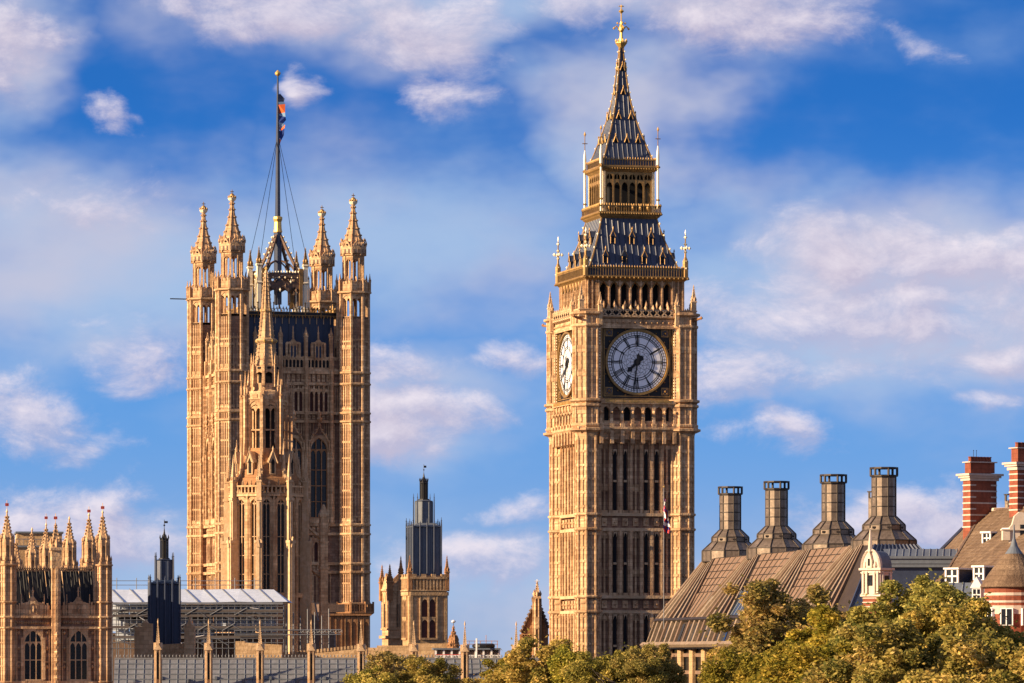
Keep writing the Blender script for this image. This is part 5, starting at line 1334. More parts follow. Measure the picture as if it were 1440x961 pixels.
def gable_turret():
    Y = 520.; z = lambda p: Z(p, Y); x0 = X(755.4, Y); lx = lambda p: X(p, Y) - x0
    th = thing('gabled_turret', 'dark crocketed gable end with a slim stone turret left of the clock tower', 'gable', (x0, Y, 0), 0)
    b = MB(); b.poly([(lx(733), 0), (lx(771), 0), (lx(771), z(884)), (lx(757), z(846)), (lx(752), z(846)), (lx(733), z(890))], .3, 1.2); b.box(lx(731), lx(755), 1.2, 9, 0, z(892)); b.box(lx(730.5), lx(772), .1, .3, z(895), z(892))
    for i in range(8): b.arch(lx(735) + .28 * i, lx(735) + .28 * i + .2, z(898), z(895), z(893), .1, .3, n=2)
    part('gable_wall', b, 'stone_red', th)
    b = MB(); b.add([(lx(733), 1.2, z(890)), (lx(754), 1.2, z(848)), (lx(754), 9, z(848)), (lx(733), 9, z(890)), (lx(771), 1.2, z(884)), (lx(771), 9, z(884))], [(0, 1, 2, 3), (1, 4, 5, 2)]); part('gable_roof', b, 'stone_red', th)
    b = MB()
    for (pa, ya, pb, yb_) in ((733, 890, 753, 847), (771, 884, 757, 847)):
        b.tube((lx(pa), .2, z(ya)), (lx(pb), .2, z(yb_)), .14, 4)
        for i in range(8): t = i / 7.5; b.knob(lx(pa + (pb - pa) * t), .2, z(ya + (yb_ - ya) * t) + .22, .24)
    part('coping', b, 'stone_dk', th)
    b = MB(); b.lathe(0, 0, [(.42, 0), (.42, z(842))], 8); ribs(b, 0, 0, .42, 0, z(842), .12); pinnacle(b, 0, 0, z(846), z(842), z(818), .75)
    b.box(-.12, .12, -.5, -.4, z(885), z(868)); part('stair_turret', b, 'stone', th)
    b = MB(); b.tube((0, 0, z(822)), (0, 0, z(815)), .035, 4); b.knob(0, 0, z(822.5), .17); b.tube((-.3, 0, z(817.5)), (.3, 0, z(817.5)), .03, 4); part('finial_cross', b, 'goldw', th)
    b = MB(); pinnacle(b, 0, 0, z(862), z(846), z(829), .5); part('rear_pinnacle', b, 'stone_dk', th, T(lx(751.5), 1.6))
gable_turret()
# ================================================================== modern office block with tall chimneys
M_['bronze'] = mat('bronze_panel', (.22, .165, .12), .35, rough=.32, metal=.42, scale=2, tint=(.34, .26, .19), streak=.5)
M_['bronze_dk'] = mat('dark_bronze_frame', (.05, .038, .03), .3, rough=.5, metal=.3)
M_['bronze_rib'] = mat('bronze_rib', (.33, .235, .155), .35, rough=.55, metal=.15, scale=2, tint=(.45, .34, .23), streak=.4, stain=.5)
M_['bronze_rib_dull'] = mat('dull_bronze_rib', (.21, .135, .085), .3, rough=.6, scale=2, streak=.5)
M_['tilep'] = mat('brown_roof_panel', (.22, .14, .092), .3, rough=.7, scale=2, streak=.2)
M_['tiles'] = mat('clay_roof_tiles', (.21, .135, .08), .4, rough=.85, streak=.3, scale=2.5, bump=.6, tint=(.32, .22, .14), blocks=.7, stain=.6)
M_['brick'] = mat('red_brick', (.30, .085, .045), .35, rough=.85, blocks=.6, scale=2, streak=.4)
M_['brickw'] = mat('portland_band', (.56, .45, .37), .25, rough=.8, scale=3)
M_['shell'] = mat('brown_roof_sheet', (.045, .03, .022), .3, rough=.7, scale=2)
M_['skyglass'] = mat('skylight_glass', (.05, .07, .11), .2, rough=.08, spec=1.0, metal=.5)
def office_block():
    # ridge runs from far left to near right; local +y runs away from the camera along the ridge
    YN, YF = 396.0, 462.0
    N_ = Vector((X(1247, YN), YN)); Fr = Vector((X(1010, 458.), 458.))
    d = (Fr - N_).normalized(); rz = math.degrees(math.atan2(-d.x, d.y))
    th = thing('office_block', 'modern office block with fanned bronze roof ribs behind the trees', 'office block', (N_.x, N_.y, 0), rz)
    LN = 62.0
    zr, zk, ze = 33.85, 27.5, 25.1
    rw, kw, ew = 1.9, 6.3, 7.2            # half widths at ridge, knee and eaves
    NE = -7.5
    # roof shell
    s = MB()
    def ringp(w, y0, y1, z): return [(-w, y0, z), (w, y0, z), (w, y1, z), (-w, y1, z)]
    V = ringp(ew, NE - 3.5, LN + 2.6, ze) + ringp(kw, NE - 2.2, LN + 1.8, zk) + ringp(rw, NE + 4.5, LN, zr)
    fs = []
    for j in (0, 4): fs += [(j, j + 1, j + 5, j + 4), (j + 1, j + 2, j + 6, j + 5), (j + 2, j + 3, j + 7, j + 6), (j + 3, j, j + 4, j + 7)]
    s.add(V, [fs[0], fs[4]], 1); fs = fs[1:4] + fs[5:]; fs.append((8, 9, 10, 11)); s.add(V, fs, 0); part('roof_shell', s, ['shell', 'slate'], th)
    # left slope geometry helper: (t along y, u 0 at knee .. 1 at ridge)
    def L(y, u, o=.0): return (-(kw + (rw - kw) * u) - o * .62, y, zk + (zr - zk) * u + o * .78)
    def E(y, u, o=.0): return (-(ew + (kw - ew) * u) - o, y, ze + (zk - ze) * u + o * .3)
    cyl = [3.0, 21.3, 40.6, 59.0]
    Nn = (Vector(L(0, 0, 1)) - Vector(L(0, 0, 0))).normalized()
    def rail(mb, p, q, wa, wb, ha, hb, n_):
        """flat topped rail from p to q, wa/wb wide along y, ha/hb high along n_"""
        vs = []
        for c, w, h_ in ((p, wa, ha), (q, wb, hb)):
            for dy, dh in ((-w / 2, -.05), (w / 2, -.05), (w / 2, h_), (-w / 2, h_)): v_ = c + n_ * dh; vs.append((v_.x, v_.y + dy, v_.z))
        mb.add(vs, [(0, 1, 5, 4), (1, 2, 6, 5), (2, 3, 7, 6), (3, 0, 4, 7), (0, 3, 2, 1), (4, 5, 6, 7)], 0)
    En = (Vector(E(0, 0, 1)) - Vector(E(0, 0, 0))).normalized()
    for ci, cy_ in enumerate(cyl):
        for j in range(8):                      # ribs fan from the chimney foot down to the knee line
            q_ = (j - 3.5) / 3.5
            y1 = min(cy_ + q_ * 2.2, LN); y0 = min(max(cy_ + q_ * 7.4, NE - 1.5), LN + 1.7)
            r = MB(); rail(r, Vector(L(y0, 0)), Vector(L(y1, 1)), .62, .27, .36, .16, Nn); part('roof_rib', r, ('bronze_rib', 'bronze_rib_dull')[(j * 7 + ci) % 3 == 0], th)
            r = MB(); rail(r, Vector(E(y0, 0)), Vector(E(y0, 1)), .5, .5, .3, .3, En); part('attic_rib', r, ('bronze_rib', 'bronze_rib_dull')[(j * 7 + ci) % 3 == 0], th)
    # raised panel grids between fans
    for i in range(3):
        ym = (cyl[i] + cyl[i + 1]) / 2
        g = MB(); g.add([L(ym - 3.0 - .6, .43, .05), L(ym + 3.6, .43, .05), L(ym + 6.6, 1, .05), L(ym - 6.6, 1, .05)], [(0, 3, 2, 1)]); part('roof_panel', g, 'tilep', th)
        g = MB()
        for k in range(7):
            t = k / 6
            ya = lambda u, t=t: ym + (t - .5) * 2 * (2.6 + 4.0 * u)
            g.tube(Vector(L(ya(.45), .45, .1)), Vector(L(ya(1), 1, .1)), .035, 4)
        for k in range(6):
            u = .45 + .55 * k / 5; w_ = 2.6 + 4.0 * u; g.tube(Vector(L(ym - w_, u, .1)), Vector(L(ym + w_, u, .1)), .035, 4)
        part('panel_grid', g, 'bronze_dk', th)
        g = MB(); 
        g.add([L(ym - 3.1, .06, .12), L(ym + 3.1, .06, .12), L(ym + 4.1, .43, .12), L(ym - 4.1, .43, .12)], [(0, 3, 2, 1), (0, 1, 2, 3)] if False else [(0, 3, 2, 1)])
        part('skylight', g, 'skyglass' if i == 1 else 'tilep', th)
        g = MB()
        for k in range(6): t = k / 5 - .5; g.tube(Vector(L(ym + t * 6.2, .06, .14)), Vector(L(ym + t * 8.2, .43, .14)), .07, 4)
        part('skylight_bars', g, 'bronze_dk' if i != 1 else 'lead', th)
    g = MB(); g.tube(Vector(L(NE, 0, .25)), Vector(L(LN + 1.8, 0, .25)), .22, 4); part('knee_gutter', g, 'bronze_dk', th)
    g = MB(); g.tube(Vector(E(NE, 0, .4)), Vector(E(LN + 2.8, 0, .4)), .28, 4); part('eaves_gutter', g, 'bronze_rib', th)
    for i in range(22):                       # glazing of the steep lower slope
        y = NE + 1 + i * (LN - NE) / 22; g = MB(); g.add([E(y, .1, .06), E(y + 1.7, .1, .06), E(y + 1.7, .9, .06), E(y, .9, .06)], [(0, 3, 2, 1)]); part('attic_window', g, 'skyglass', th)
    # near end slope, blue-grey sheets with seams
    g = MB()
    a0, a1, b1, b0 = (-kw, NE - 2.2, zk), (kw, NE - 2.2, zk), (rw, NE + 4.5, zr), (-rw, NE + 4.5, zr)
    for k in range(13):
        t = k / 12; p = Vector(a0).lerp(Vector(a1), t); q = Vector(b0).lerp(Vector(b1), t); g.tube(p, q, .12, 4)
    part('hip_seams', g, 'slate', th)
    # walls: white piers, dark glass
    b = MB(); b.box(-ew + 1.2, ew - 1.2, NE - 2, LN + 1.5, 0, ze); part('glazed_wall', b, 'glass', th)
    for i in range(15):
        y = NE - 1 + i * (LN - NE + 2) / 14; p = MB(); p.lathe(0, 0, [(.38, 0), (.38, ze - .3)], 8); part('pier', p, 'stone_pale', th, T(-ew + .9, y))
    for zq in (24.0, 22.3, 20.5, 18.5): g = MB(); g.box(-ew + 1.0, -ew + 1.25, NE - 2, LN + 1.5, zq, zq + .35); part('spandrel', g, 'tilep', th)
    # chimneys
    def chimney_meshes():
        zf = lambda p: EYE + (HOR - p) / F * 454.0   # measured on the farthest one
        n = 12
        m = MB()
        R0, R1, R2 = 2.82, 1.85, 1.03
        prof = [(R0, zf(790)), (R0, zf(775)), (R1, zf(762.5)), (R1, zf(756)), (R2 + .05, zf(745.5))]
        m.lathe(0, 0, prof, n); base = m.build('chimney_hood', 'bronze')
        s_ = MB(); s_.lathe(0, 0, [(R2, zf(747)), (R2, zf(695))], n); shaft = s_.build('chimney_shaft', 'bronze')
        f = MB()
        for k in range(n):
            ang = -math.pi / 2 + math.pi / n + 2 * math.pi * k / n; kk = 1 / math.cos(math.pi / n)
            P = lambda r_, z_: (r_ * kk * math.cos(ang), r_ * kk * math.sin(ang), z_)
            for (a_, b_) in zip(prof, prof[1:]): f.tube(P(*a_), P(*b_), .075, 4)
            if k % 2 == 0: f.tube(P(R2, zf(746)), P(R2, zf(695)), .07, 4)
            if k % 2 == 0: f.tube(P(R2 + .12, zf(695)), P(R2 + .12, zf(685)), .11, 4)
        for (r_, z_) in prof: f.lathe(0, 0, [(r_ + .04, z_ - .045), (r_ + .04, z_ + .045)], n)
        for zp in (733, 721, 709, 697): f.lathe(0, 0, [(R2 + .05, zf(zp) - .04), (R2 + .05, zf(zp) + .04)], n)
        f.lathe(0, 0, [(R2 + .2, zf(696)), (R2 + .2, zf(694.5))], n); 
        for k in range(8):
            ang = math.pi / 4 * k + .2; f.box(math.cos(ang) * (R1 - .1) - .2, math.cos(ang) * (R1 - .1) + .2, math.sin(ang) * (R1 - .1) - .2, math.sin(ang) * (R1 - .1) + .2, zf(760.5), zf(758))
        frame = f.build('chimney_frame', 'bronze_dk')
        c = MB(); c.lathe(0, 0, [(R2 + .22, zf(686.5)), (R2 + .22, zf(684.5))], n); c.lathe(0, 0, [(R2 + .1, zf(694)), (R2 - .1, zf(694))], n)
        return base, shaft, frame, c.build('chimney_cap', 'bronze_dk')
    A, B, C_, D_ = chimney_meshes()
    for i, (px, Y, top) in enumerate(((1027, 454., 684.5), (1092, 436., 677.0), (1172, 417., 667.5), (1243, 399., 657.5))):
        dz = EYE + (HOR - top) / F * Y - (EYE + (HOR - 684.5) / F * 454.)
        w = Matrix.Translation((X(px, Y), Y, dz)); loc = th.matrix_basis.inverted() if False else None
        M = (Matrix.Translation((N_.x, N_.y, 0)) @ RZ(rz)).inverted() @ w
        o = part('chimney', A, None, th, M); part('chimney_shaft', B, None, o); part('chimney_frame', C_, None, o); part('chimney_cap', D_, None, o)
    for (px, Y, top, w_) in ((1227, 430., 691, .5), (1418.5, 418., 695, .45)):
        c = MB(); z_ = lambda p: EYE + (HOR - p) / F * Y; c.lathe(0, 0, [(w_ * .8, z_(760)), (w_ * .8, z_(top + 9))], 8, 0); c.lathe(0, 0, [(w_, z_(top + 1.5)), (w_, z_(top))], 8, 1)
        for k in range(4): c.M = RZ(45 + 90 * k); c.box(-.06, .06, -w_, -w_ + .12, z_(top + 10), z_(top), 1)
        c.M = I4; part('rear_chimney', c, ['bronze', 'bronze_dk'], th, (Matrix.Translation((N_.x, N_.y, 0)) @ RZ(rz)).inverted() @ Matrix.Translation((X(px, Y), Y, 0)))
office_block()
# small union flag on a pole
def pole_flag():
    Y = 452.; z = lambda p: Z(p, Y)
    b = MB(); b.tube((0, 0, 0), (0, 0, z(685)), .06, 8, 0, r2=.035); b.lathe(0, 0, [(.03, z(686)), (.1, z(685)), (.03, z(683.5))], 8, 1)
    single('flagpole', b, ['tube', 'gold'], 'slim grey flagpole in front of the clock tower shaft', 'flagpole', (X(933.5, Y), Y, 0))
    n = 10; rows = []; mb = MB()
    for i in range(n + 1):
        t = i / n; zz = z(700) + (z(748) - z(700)) * t
        off = .12 + .9 * min(1, t * 1.3) * .55
        rows.append([(off * c + .08 * math.sin(i * 1.3 + c * 3), .28 * math.sin(c * 7 + i * .6), zz - .25 * c) for c in (0, .25, .5, .75, 1.0)])
    pat = [2, 0, 1, 2, 0, 1, 0, 2, 1, 2]
    for i in range(n):
        for j in range(4):
            a = rows[i][j], rows[i + 1][j], rows[i + 1][j + 1], rows[i][j + 1]
            m = (0, 1, 2, 1)[(i + 2 * j + (i // 3)) % 4] if i not in (4, 5) else (0 if j in (1, 2) else 1)
            mb.add(list(a), [(0, 1, 2, 3)], m)
    o = single('union_flag', mb, ['red', 'white', 'blue'], 'small union flag hanging limp on the slim grey pole', 'flag', (X(933.5, Y), Y, 0))
pole_flag()
# ================================================================== red brick building with banded chimneys
def brick_house():
    Y0 = 370.; z = lambda p, Y=Y0: Z(p, Y)
    th = thing('brick_house', 'red and white banded brick house with tiled roof and dormers at the right edge', 'brick house', (X(1380, Y0), Y0, 0), 16)
    Mi = (Matrix.Translation((X(1380, Y0), Y0, 0)) @ RZ(16)).inverted()
    W = lambda px, py, Y: tuple(Mi @ Vector((X(px, Y), Y, Z(py, Y))))
    # main roof: eaves along the left, ridge running back to the right
    b = MB()
    P = [W(1312, 838, 372), W(1400, 838, 352), W(1480, 838, 334), W(1384, 718, 392), W(1450, 714, 376), W(1322, 775, 400), W(1353, 744, 402), W(1480, 714, 372), W(1480, 840, 420), W(1312, 838, 420)]
    b.add(P, [(0, 1, 4, 3), (1, 2, 7, 4), (0, 3, 6, 5), (3, 4, 7, 8), (5, 6, 3, 8, 9), (0, 5, 9), (2, 8, 7)])
    part('tiled_roof', b, 'tiles', th)
    def seg(p, q, r, m, nm): g = MB(); g.tube(p, q, r, 5); part(nm, g, m, th)
    seg(P[0], P[3], .16, 'stone_dk', 'hip_tiles'); seg(P[5], P[6], .18, 'portland', 'coping'); seg(P[3], P[4], .16, 'stone_dk', 'ridge_tiles')
    seg(W(1384, 718, 391.5), W(1425, 716, 383), .2, 'portland', 'coping')
    # courses on the front slope
    g = MB()
    for i in range(1, 26):
        t = i / 26; p = Vector(P[0]).lerp(Vector(P[3]), t) ; q = Vector(P[1]).lerp(Vector(P[4]), t)
        n_ = (Vector(P[1]) - Vector(P[0])).cross(Vector(P[3]) - Vector(P[0])).normalized(); 
        g.tube(p + n_ * .02, q + n_ * .02, .035, 4)
    part('tile_courses', g, 'tiles', th)
    # wall under the roof
    b = MB(); a0 = W(1316, 838, 373); b.add([W(1316, 838, 373), W(1400, 838, 353), W(1480, 838, 335), W(1480, 838, 420), W(1316, 838, 420)] + [(p[0], p[1], 0) for p in (W(1316, 838, 373), W(1400, 838, 353), W(1480, 838, 335), W(1480, 838, 420), W(1316, 838, 420))],
        [(0, 5, 6, 1), (1, 6, 7, 2), (2, 7, 8, 3), (3, 8, 9, 4), (4, 9, 5, 0)]); part('brick_wall', b, 'brick', th)
    # dormers with white casements
    def dormer(px, py, Y, w, h, rz=-52):
        s = Y / F; ww, hh = w * s, h * s
        d = MB(); d.box(-ww / 2, ww / 2, 0, 2.6, 0, hh, 1); d.box(-ww / 2 - .14, ww / 2 + .14, -.25, 2.7, hh, hh + .14, 0)
        d.box(-ww / 2, ww / 2, -.05, .02, 0, hh, 0)
        for i in range(2):
            for j in range(2): x = -ww / 2 + ww * (i + .5) / 2; zz = hh * (j + .5) / 2; d.box(x - ww * .17, x + ww * .17, -.07, -.03, zz - hh * .19, zz + hh * .19, 2)
        d.box(-ww / 2 - .06, -ww / 2 + .08, -.12, .05, 0, hh, 0); d.box(ww / 2 - .08, ww / 2 + .06, -.12, .05, 0, hh, 0)
        M = Mi @ Matrix.Translation((X(px, Y), Y, Z(py, Y))) @ RZ(rz); part('dormer', d, ['white', 'slate', 'glass'], th, M)
    dormer(1339, 820, 365, 19, 19, -32); dormer(1377, 816, 359, 16, 18, -38); dormer(1388, 764, 377, 14, 14, -45); dormer(1418, 758, 372, 12, 13, -40)
    # gabled white window low on the roof
    d = MB(); s = 350 / F; d.box(-.35, .35, 0, 1.5, -1.4, 1.0, 0); d.poly([(-.5, 1.0), (.5, 1.0), (0, 1.9)], -.08, 1.6, 0)
    for i in (-1, 1):
        for j in (0, 1): d.box(i * .16 - .1, i * .16 + .1, -.03, 0, .05 + j * .48, .42 + j * .48, 1)
    part('gabled_window', d, ['white', 'glass'], th, Mi @ Matrix.Translation((X(1373, 350), 350, Z(845, 350))) @ RZ(-15))
    d = MB(); d.add([(-2, 0, 0), (2, 0, 0), (1.6, 2.2, 1.3), (-1.6, 2.2, 1.3)], [(0, 1, 2, 3)]);
    for i in range(5): d.tube((-2 + i, -.02, 0), (-1.6 + .8 * i, 2.2, 1.3), .08, 4)
    part('glass_lean_to', d, 'lead', th, Mi @ Matrix.Translation((X(1352, 356), 356, Z(842, 356))) @ RZ(-10))
    # banded chimney stacks
    def stack(px, Y, wf, wl, ytop, ycor0, ycor1, ybot, pots, rz):
        z_ = lambda p: EYE + (HOR - p) / F * Y; s = Y / F
        wx, wy = wf * s, wl * s; c = MB()
        c.box(0, wx, 0, wy, z_(ybot + 60), z_(ycor1), 0); c.box(.12, wx - .12, .12, wy - .12, z_(ycor0), z_(ytop), 0)
        zz = ybot - 5; i = 0
        while zz > ycor1 + 4:
            if i % 2 == 0: c.box(-.03, wx + .03, -.03, wy + .03, z_(zz + 1.0), z_(zz - 1.0), 1)
            else:
                for (x0, x1) in ((-.03, .6), (wx - .6, wx + .03)): c.box(x0, x1, -.03, wy + .03, z_(zz + 1.0), z_(zz - 1.0), 1)
            zz -= 8.4; i += 1
        c.box(-.15, wx + .15, -.15, wy + .15, z_(ycor1 + 1), z_(ycor1 - 3), 1); c.box(-.45, wx + .45, -.45, wy + .45, z_(ycor0 + 4), z_(ycor0 + 1), 1); c.box(-.3, wx + .3, -.3, wy + .3, z_(ycor0 + 7), z_(ycor0 + 4), 1); c.box(-.05, wx + .05, -.05, wy + .05, z_(ytop + 1.5), z_(ytop), 1)
        M = Mi @ Matrix.Translation((X(px, Y), Y, 0)) @ RZ(rz)
        o = part('chimney_stack', c, ['brick', 'brickw'], th, M)
        for i in range(pots):
            p = MB(); p.lathe(0, 0, [(.19, 0), (.16, .34), (.2, .36), (.2, .44)], 8); part('chimney_pot', p, 'brick', o, T(.4 + (wx - .8) * i / max(1, pots - 1), wy * .5, z_(ytop)))
        return o, z_
    o, z_ = stack(1364.5, 388., 45, 18, 649, 665, 675, 746, 7, 29)
    for x in (.9, 1.2): p = MB(); p.tube((0, 0, z_(649)), (0, 0, z_(634)), .025, 4); p.knob(0, 0, z_(633), .06); part('aerial', p, 'iron', o, T(x, .8))
    stack(1431., 378., 48, 20, 629, 649, 660, 722, 6, 29)
    # white shaped gable at the frame's edge
    g = MB(); Y = 368.; zq = lambda p: Z(p, Y)
    g.poly([(-1.0, zq(765)), (1.2, zq(765)), (1.2, zq(742)), (.9, zq(738)), (.8, zq(728)), (.4, zq(722)), (-.2, zq(720)), (-.6, zq(726)), (-.8, zq(738)), (-1.0, zq(742))], 0, .5, 0)
    g.box(-.15, .35, -.06, 0, zq(755), zq(738), 1); g.box(-1.6, -1.0, -.1, .5, zq(760), zq(746), 0); g.box(-1.7, 1.4, -.2, .5, zq(746), zq(744), 0)
    part('shaped_gable', g, ['portland', 'glass'], th, Mi @ Matrix.Translation((X(1437, Y), Y, 0)) @ RZ(5))
    # round corner turret with conical roof
    Y = 345.; zq = lambda p: Z(p, Y); t = MB()
    rr = 2.55
    t.lathe(0, 0, [(rr - .3, 0), (rr - .3, zq(827))], 24, 0)
    for (a_, b_) in ((834, 838), (845, 848), (852, 864)): t.lathe(0, 0, [(rr - .26, zq(b_)), (rr - .26, zq(a_))], 24, 1)
    TM = Mi @ Matrix.Translation((X(1426, Y), Y, 0))
    part('turret_drum', t, ['brick', 'brickw'], th, TM)
    t = MB(); t.lathe(0, 0, [(rr - .25, zq(828)), (rr + .05, zq(826)), (rr, zq(824)), (1.9, zq(806)), (1.25, zq(790)), (.7, zq(779))], 24, 0); t.lathe(0, 0, [(.72, zq(780)), (.3, zq(769)), (.1, zq(757)), (.04, zq(738))], 16, 1); t.knob(0, 0, zq(756), .12, 1)
    for i in range(1, 9): q = i / 9; r_ = rr * (1 - q) + .7 * q + .1 * math.sin(math.pi * q) * -2.2; 
    part('conical_roof', t, ['tiles', 'lead'], th, TM)
    for (ang, ) in ((-60,), (-20,), (20,)):
        w = MB(); w.box(-.5, .5, -rr + .1, -rr + .35, zq(880), zq(856), 0); w.box(-.4, .4, -rr + .07, -rr + .12, zq(879), zq(857), 1); w.box(-.04, .04, -rr + .03, -rr + .1, zq(879), zq(857), 0); part('window', w, ['white', 'glass'], th, TM @ RZ(ang))
brick_house()
def white_gable():
    Y = 372.; z = lambda p: Z(p, Y); s = Y / F
    th = thing('white_gable_bay', 'white stone bay with curved pediment and spike beneath the fourth bronze chimney', 'gable bay', (X(1225, Y), Y, 0), -46)
    g = MB(); w = 1.0; dp = 1.5
    g.box(-w, w, 0, dp, z(838), z(800)); g.box(-w - .2, w + .2, -.2, dp + .1, z(802), z(799)); g.box(-w - .12, w + .12, -.12, dp + .1, z(839), z(836)); g.box(-w - .1, w + .1, -.1, dp, z(806), z(804.5))
    pts = [(-w, z(799)), (w, z(799))] + [(w * math.cos(t), z(799) + 1.5 * math.sin(t)) for t in [math.pi * i / 12 for i in range(1, 12)]]
    g.poly(pts, -.05, .3)
    for i in range(12):
        t0, t1 = math.pi * i / 12, math.pi * (i + 1) / 12; g.tube((w * math.cos(t0), -.08, z(799) + 1.5 * math.sin(t0)), (w * math.cos(t1), -.08, z(799) + 1.5 * math.sin(t1)), .11, 4)
    for x in (-.8, -.42, .42, .8): g.box(x - .1, x + .1, -.16, 0, z(836), z(804)); g.box(x - .14, x + .14, -.2, 0, z(836), z(834)); g.box(x - .14, x + .14, -.2, 0, z(807), z(805))
    g.poly([(-.3, z(799)), (.3, z(799)), (.3, z(789)), (.15, z(781)), (0, z(774)), (-.15, z(781)), (-.3, z(789))], -.28, 0)
    for x in (-.55, .55): g.lathe(x, -.1, [(.12, z(799)), (.16, z(796)), (.05, z(790))], 6)
    for y in (.3, 1.2): g.box(w, w + .12, y - .1, y + .1, z(836), z(804))
    part('bay_wall', g, 'portland', th)
    g = MB(); g.box(-w + .05, w - .05, .05, dp, 0, z(838), 0)
    for i in range(8): g.box(-w + .02, w - .02, .02, dp + .03, z(842 + 6 * i), z(840.5 + 6 * i), 1)
    part('banded_base', g, ['brick', 'brickw'], th)
    r = MB(); vs = []
    for y in (.3, dp): vs += [(w * .97 * math.cos(t), y, z(799) + 1.4 * math.sin(t)) for t in [math.pi * i / 12 for i in range(13)]]
    r.add(vs, [(i, i + 1, i + 14, i + 13) for i in range(12)] + [tuple(range(13, 26))]); part('curved_roof', r, 'lead', th)
    for x in (-.26, 0, .26): f = MB(); f.box(-.1, .1, -.05, -.01, z(824), z(809)); part('window', f, 'glass', th, T(x, 0, 0))
    f = MB(); f.box(-.3, .3, -.04, -.01, z(828), z(810)); part('window', f, 'glass', th, T(w, .75, 0) @ RZ(90))
    f = MB(); f.box(-.11, .11, -.30, -.27, z(796), z(786)); part('pediment_niche', f, 'void', th)
    p = MB(); p.lathe(0, 0, [(.2, z(776)), (.16, z(768)), (.05, z(745))], 6); p.knob(0, 0, z(744), .09); part('spike', p, 'portland', th, T(.0, -.1))
white_gable()
def lead_range():
    Y = 381.; z = lambda p: Z(p, Y); x0 = X(1246, Y); lx = lambda p: X(p, Y) - x0
    th = thing('lead_roofed_range', 'low range with blue grey lead roof between bronze chimneys and the tiled roof', 'building', (x0, Y, 0), 0)
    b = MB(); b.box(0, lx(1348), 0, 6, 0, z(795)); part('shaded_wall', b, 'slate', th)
    b = MB(); b.add([(0, -.1, z(783)), (lx(1348), -.1, z(783)), (lx(1348), 3, z(771)), (0, 3, z(771)), (0, 6, z(771)), (lx(1348), 6, z(771))], [(0, 1, 2, 3), (3, 2, 5, 4)])
    for i in range(11): x = lx(1250 + 9.5 * i); b.tube((x, -.1, z(783)), (x + .35, 3, z(771)), .06, 4)
    part('lead_roof', b, 'lead', th)
    b = MB(); b.box(0, lx(1345), -.5, .1, z(786), z(782.5)); b.box(0, lx(1342), -.35, .1, z(798), z(786)); b.box(0, lx(1340), -.42, .1, z(793), z(792)); part('gutter_box', b, 'lead', th)
lead_range()
# ================================================================== trees
def leaf_material():
    m = bpy.data.materials.new('autumn_leaves'); m.use_nodes = True; t = m.node_tree; n = t.nodes; l = t.links
    b = n['Principled BSDF']; b.inputs['Roughness'].default_value = .7; b.inputs['Specular IOR Level'].default_value = .1
    at = n.new('ShaderNodeAttribute'); at.attribute_name = 'tone'
    cr = n.new('ShaderNodeValToRGB'); l.new(at.outputs['Fac'], cr.inputs[0])
    e = cr.color_ramp.elements; e[0].position = 0; e[0].color = (.08, .10, .018, 1); e[1].position = 1; e[1].color = (.80, .60, .15, 1)
    q = cr.color_ramp.elements.new(.45); q.color = (.29, .255, .04, 1); q = cr.color_ramp.elements.new(.8); q.color = (.54, .43, .08, 1)
    oi = n.new('ShaderNodeObjectInfo'); hv = n.new('ShaderNodeHueSaturation'); l.new(cr.outputs[0], hv.inputs['Color'])
    for nm, a, c in (('Hue', .472, .502), ('Saturation', .86, 1.05), ('Value', .88, 1.15)):
        q = n.new('ShaderNodeMapRange'); fr = n.new('ShaderNodeMath'); fr.operation = 'FRACT'; mu = n.new('ShaderNodeMath'); mu.operation = 'MULTIPLY'; mu.inputs[1].default_value = {'Hue': 1.0, 'Saturation': 7.3, 'Value': 13.7}[nm]
        l.new(oi.outputs['Random'], mu.inputs[0]); l.new(mu.outputs[0], fr.inputs[0]); l.new(fr.outputs[0], q.inputs[0]); q.inputs[3].default_value = a; q.inputs[4].default_value = c; l.new(q.outputs[0], hv.inputs[nm])
    l.new(hv.outputs[0], b.inputs['Base Color'])
    tr = n.new('ShaderNodeBsdfTranslucent'); l.new(hv.outputs[0], tr.inputs[0])
    mx = n.new('ShaderNodeMixShader'); mx.inputs[0].default_value = .35; l.new(b.outputs[0], mx.inputs[1]); l.new(tr.outputs[0], mx.inputs[2]); l.new(mx.outputs[0], n['Material Output'].inputs[0])
    return m
M_['leaf'] = leaf_material(); M_['bark'] = mat('bark', (.10, .075, .05), .3, scale=2)
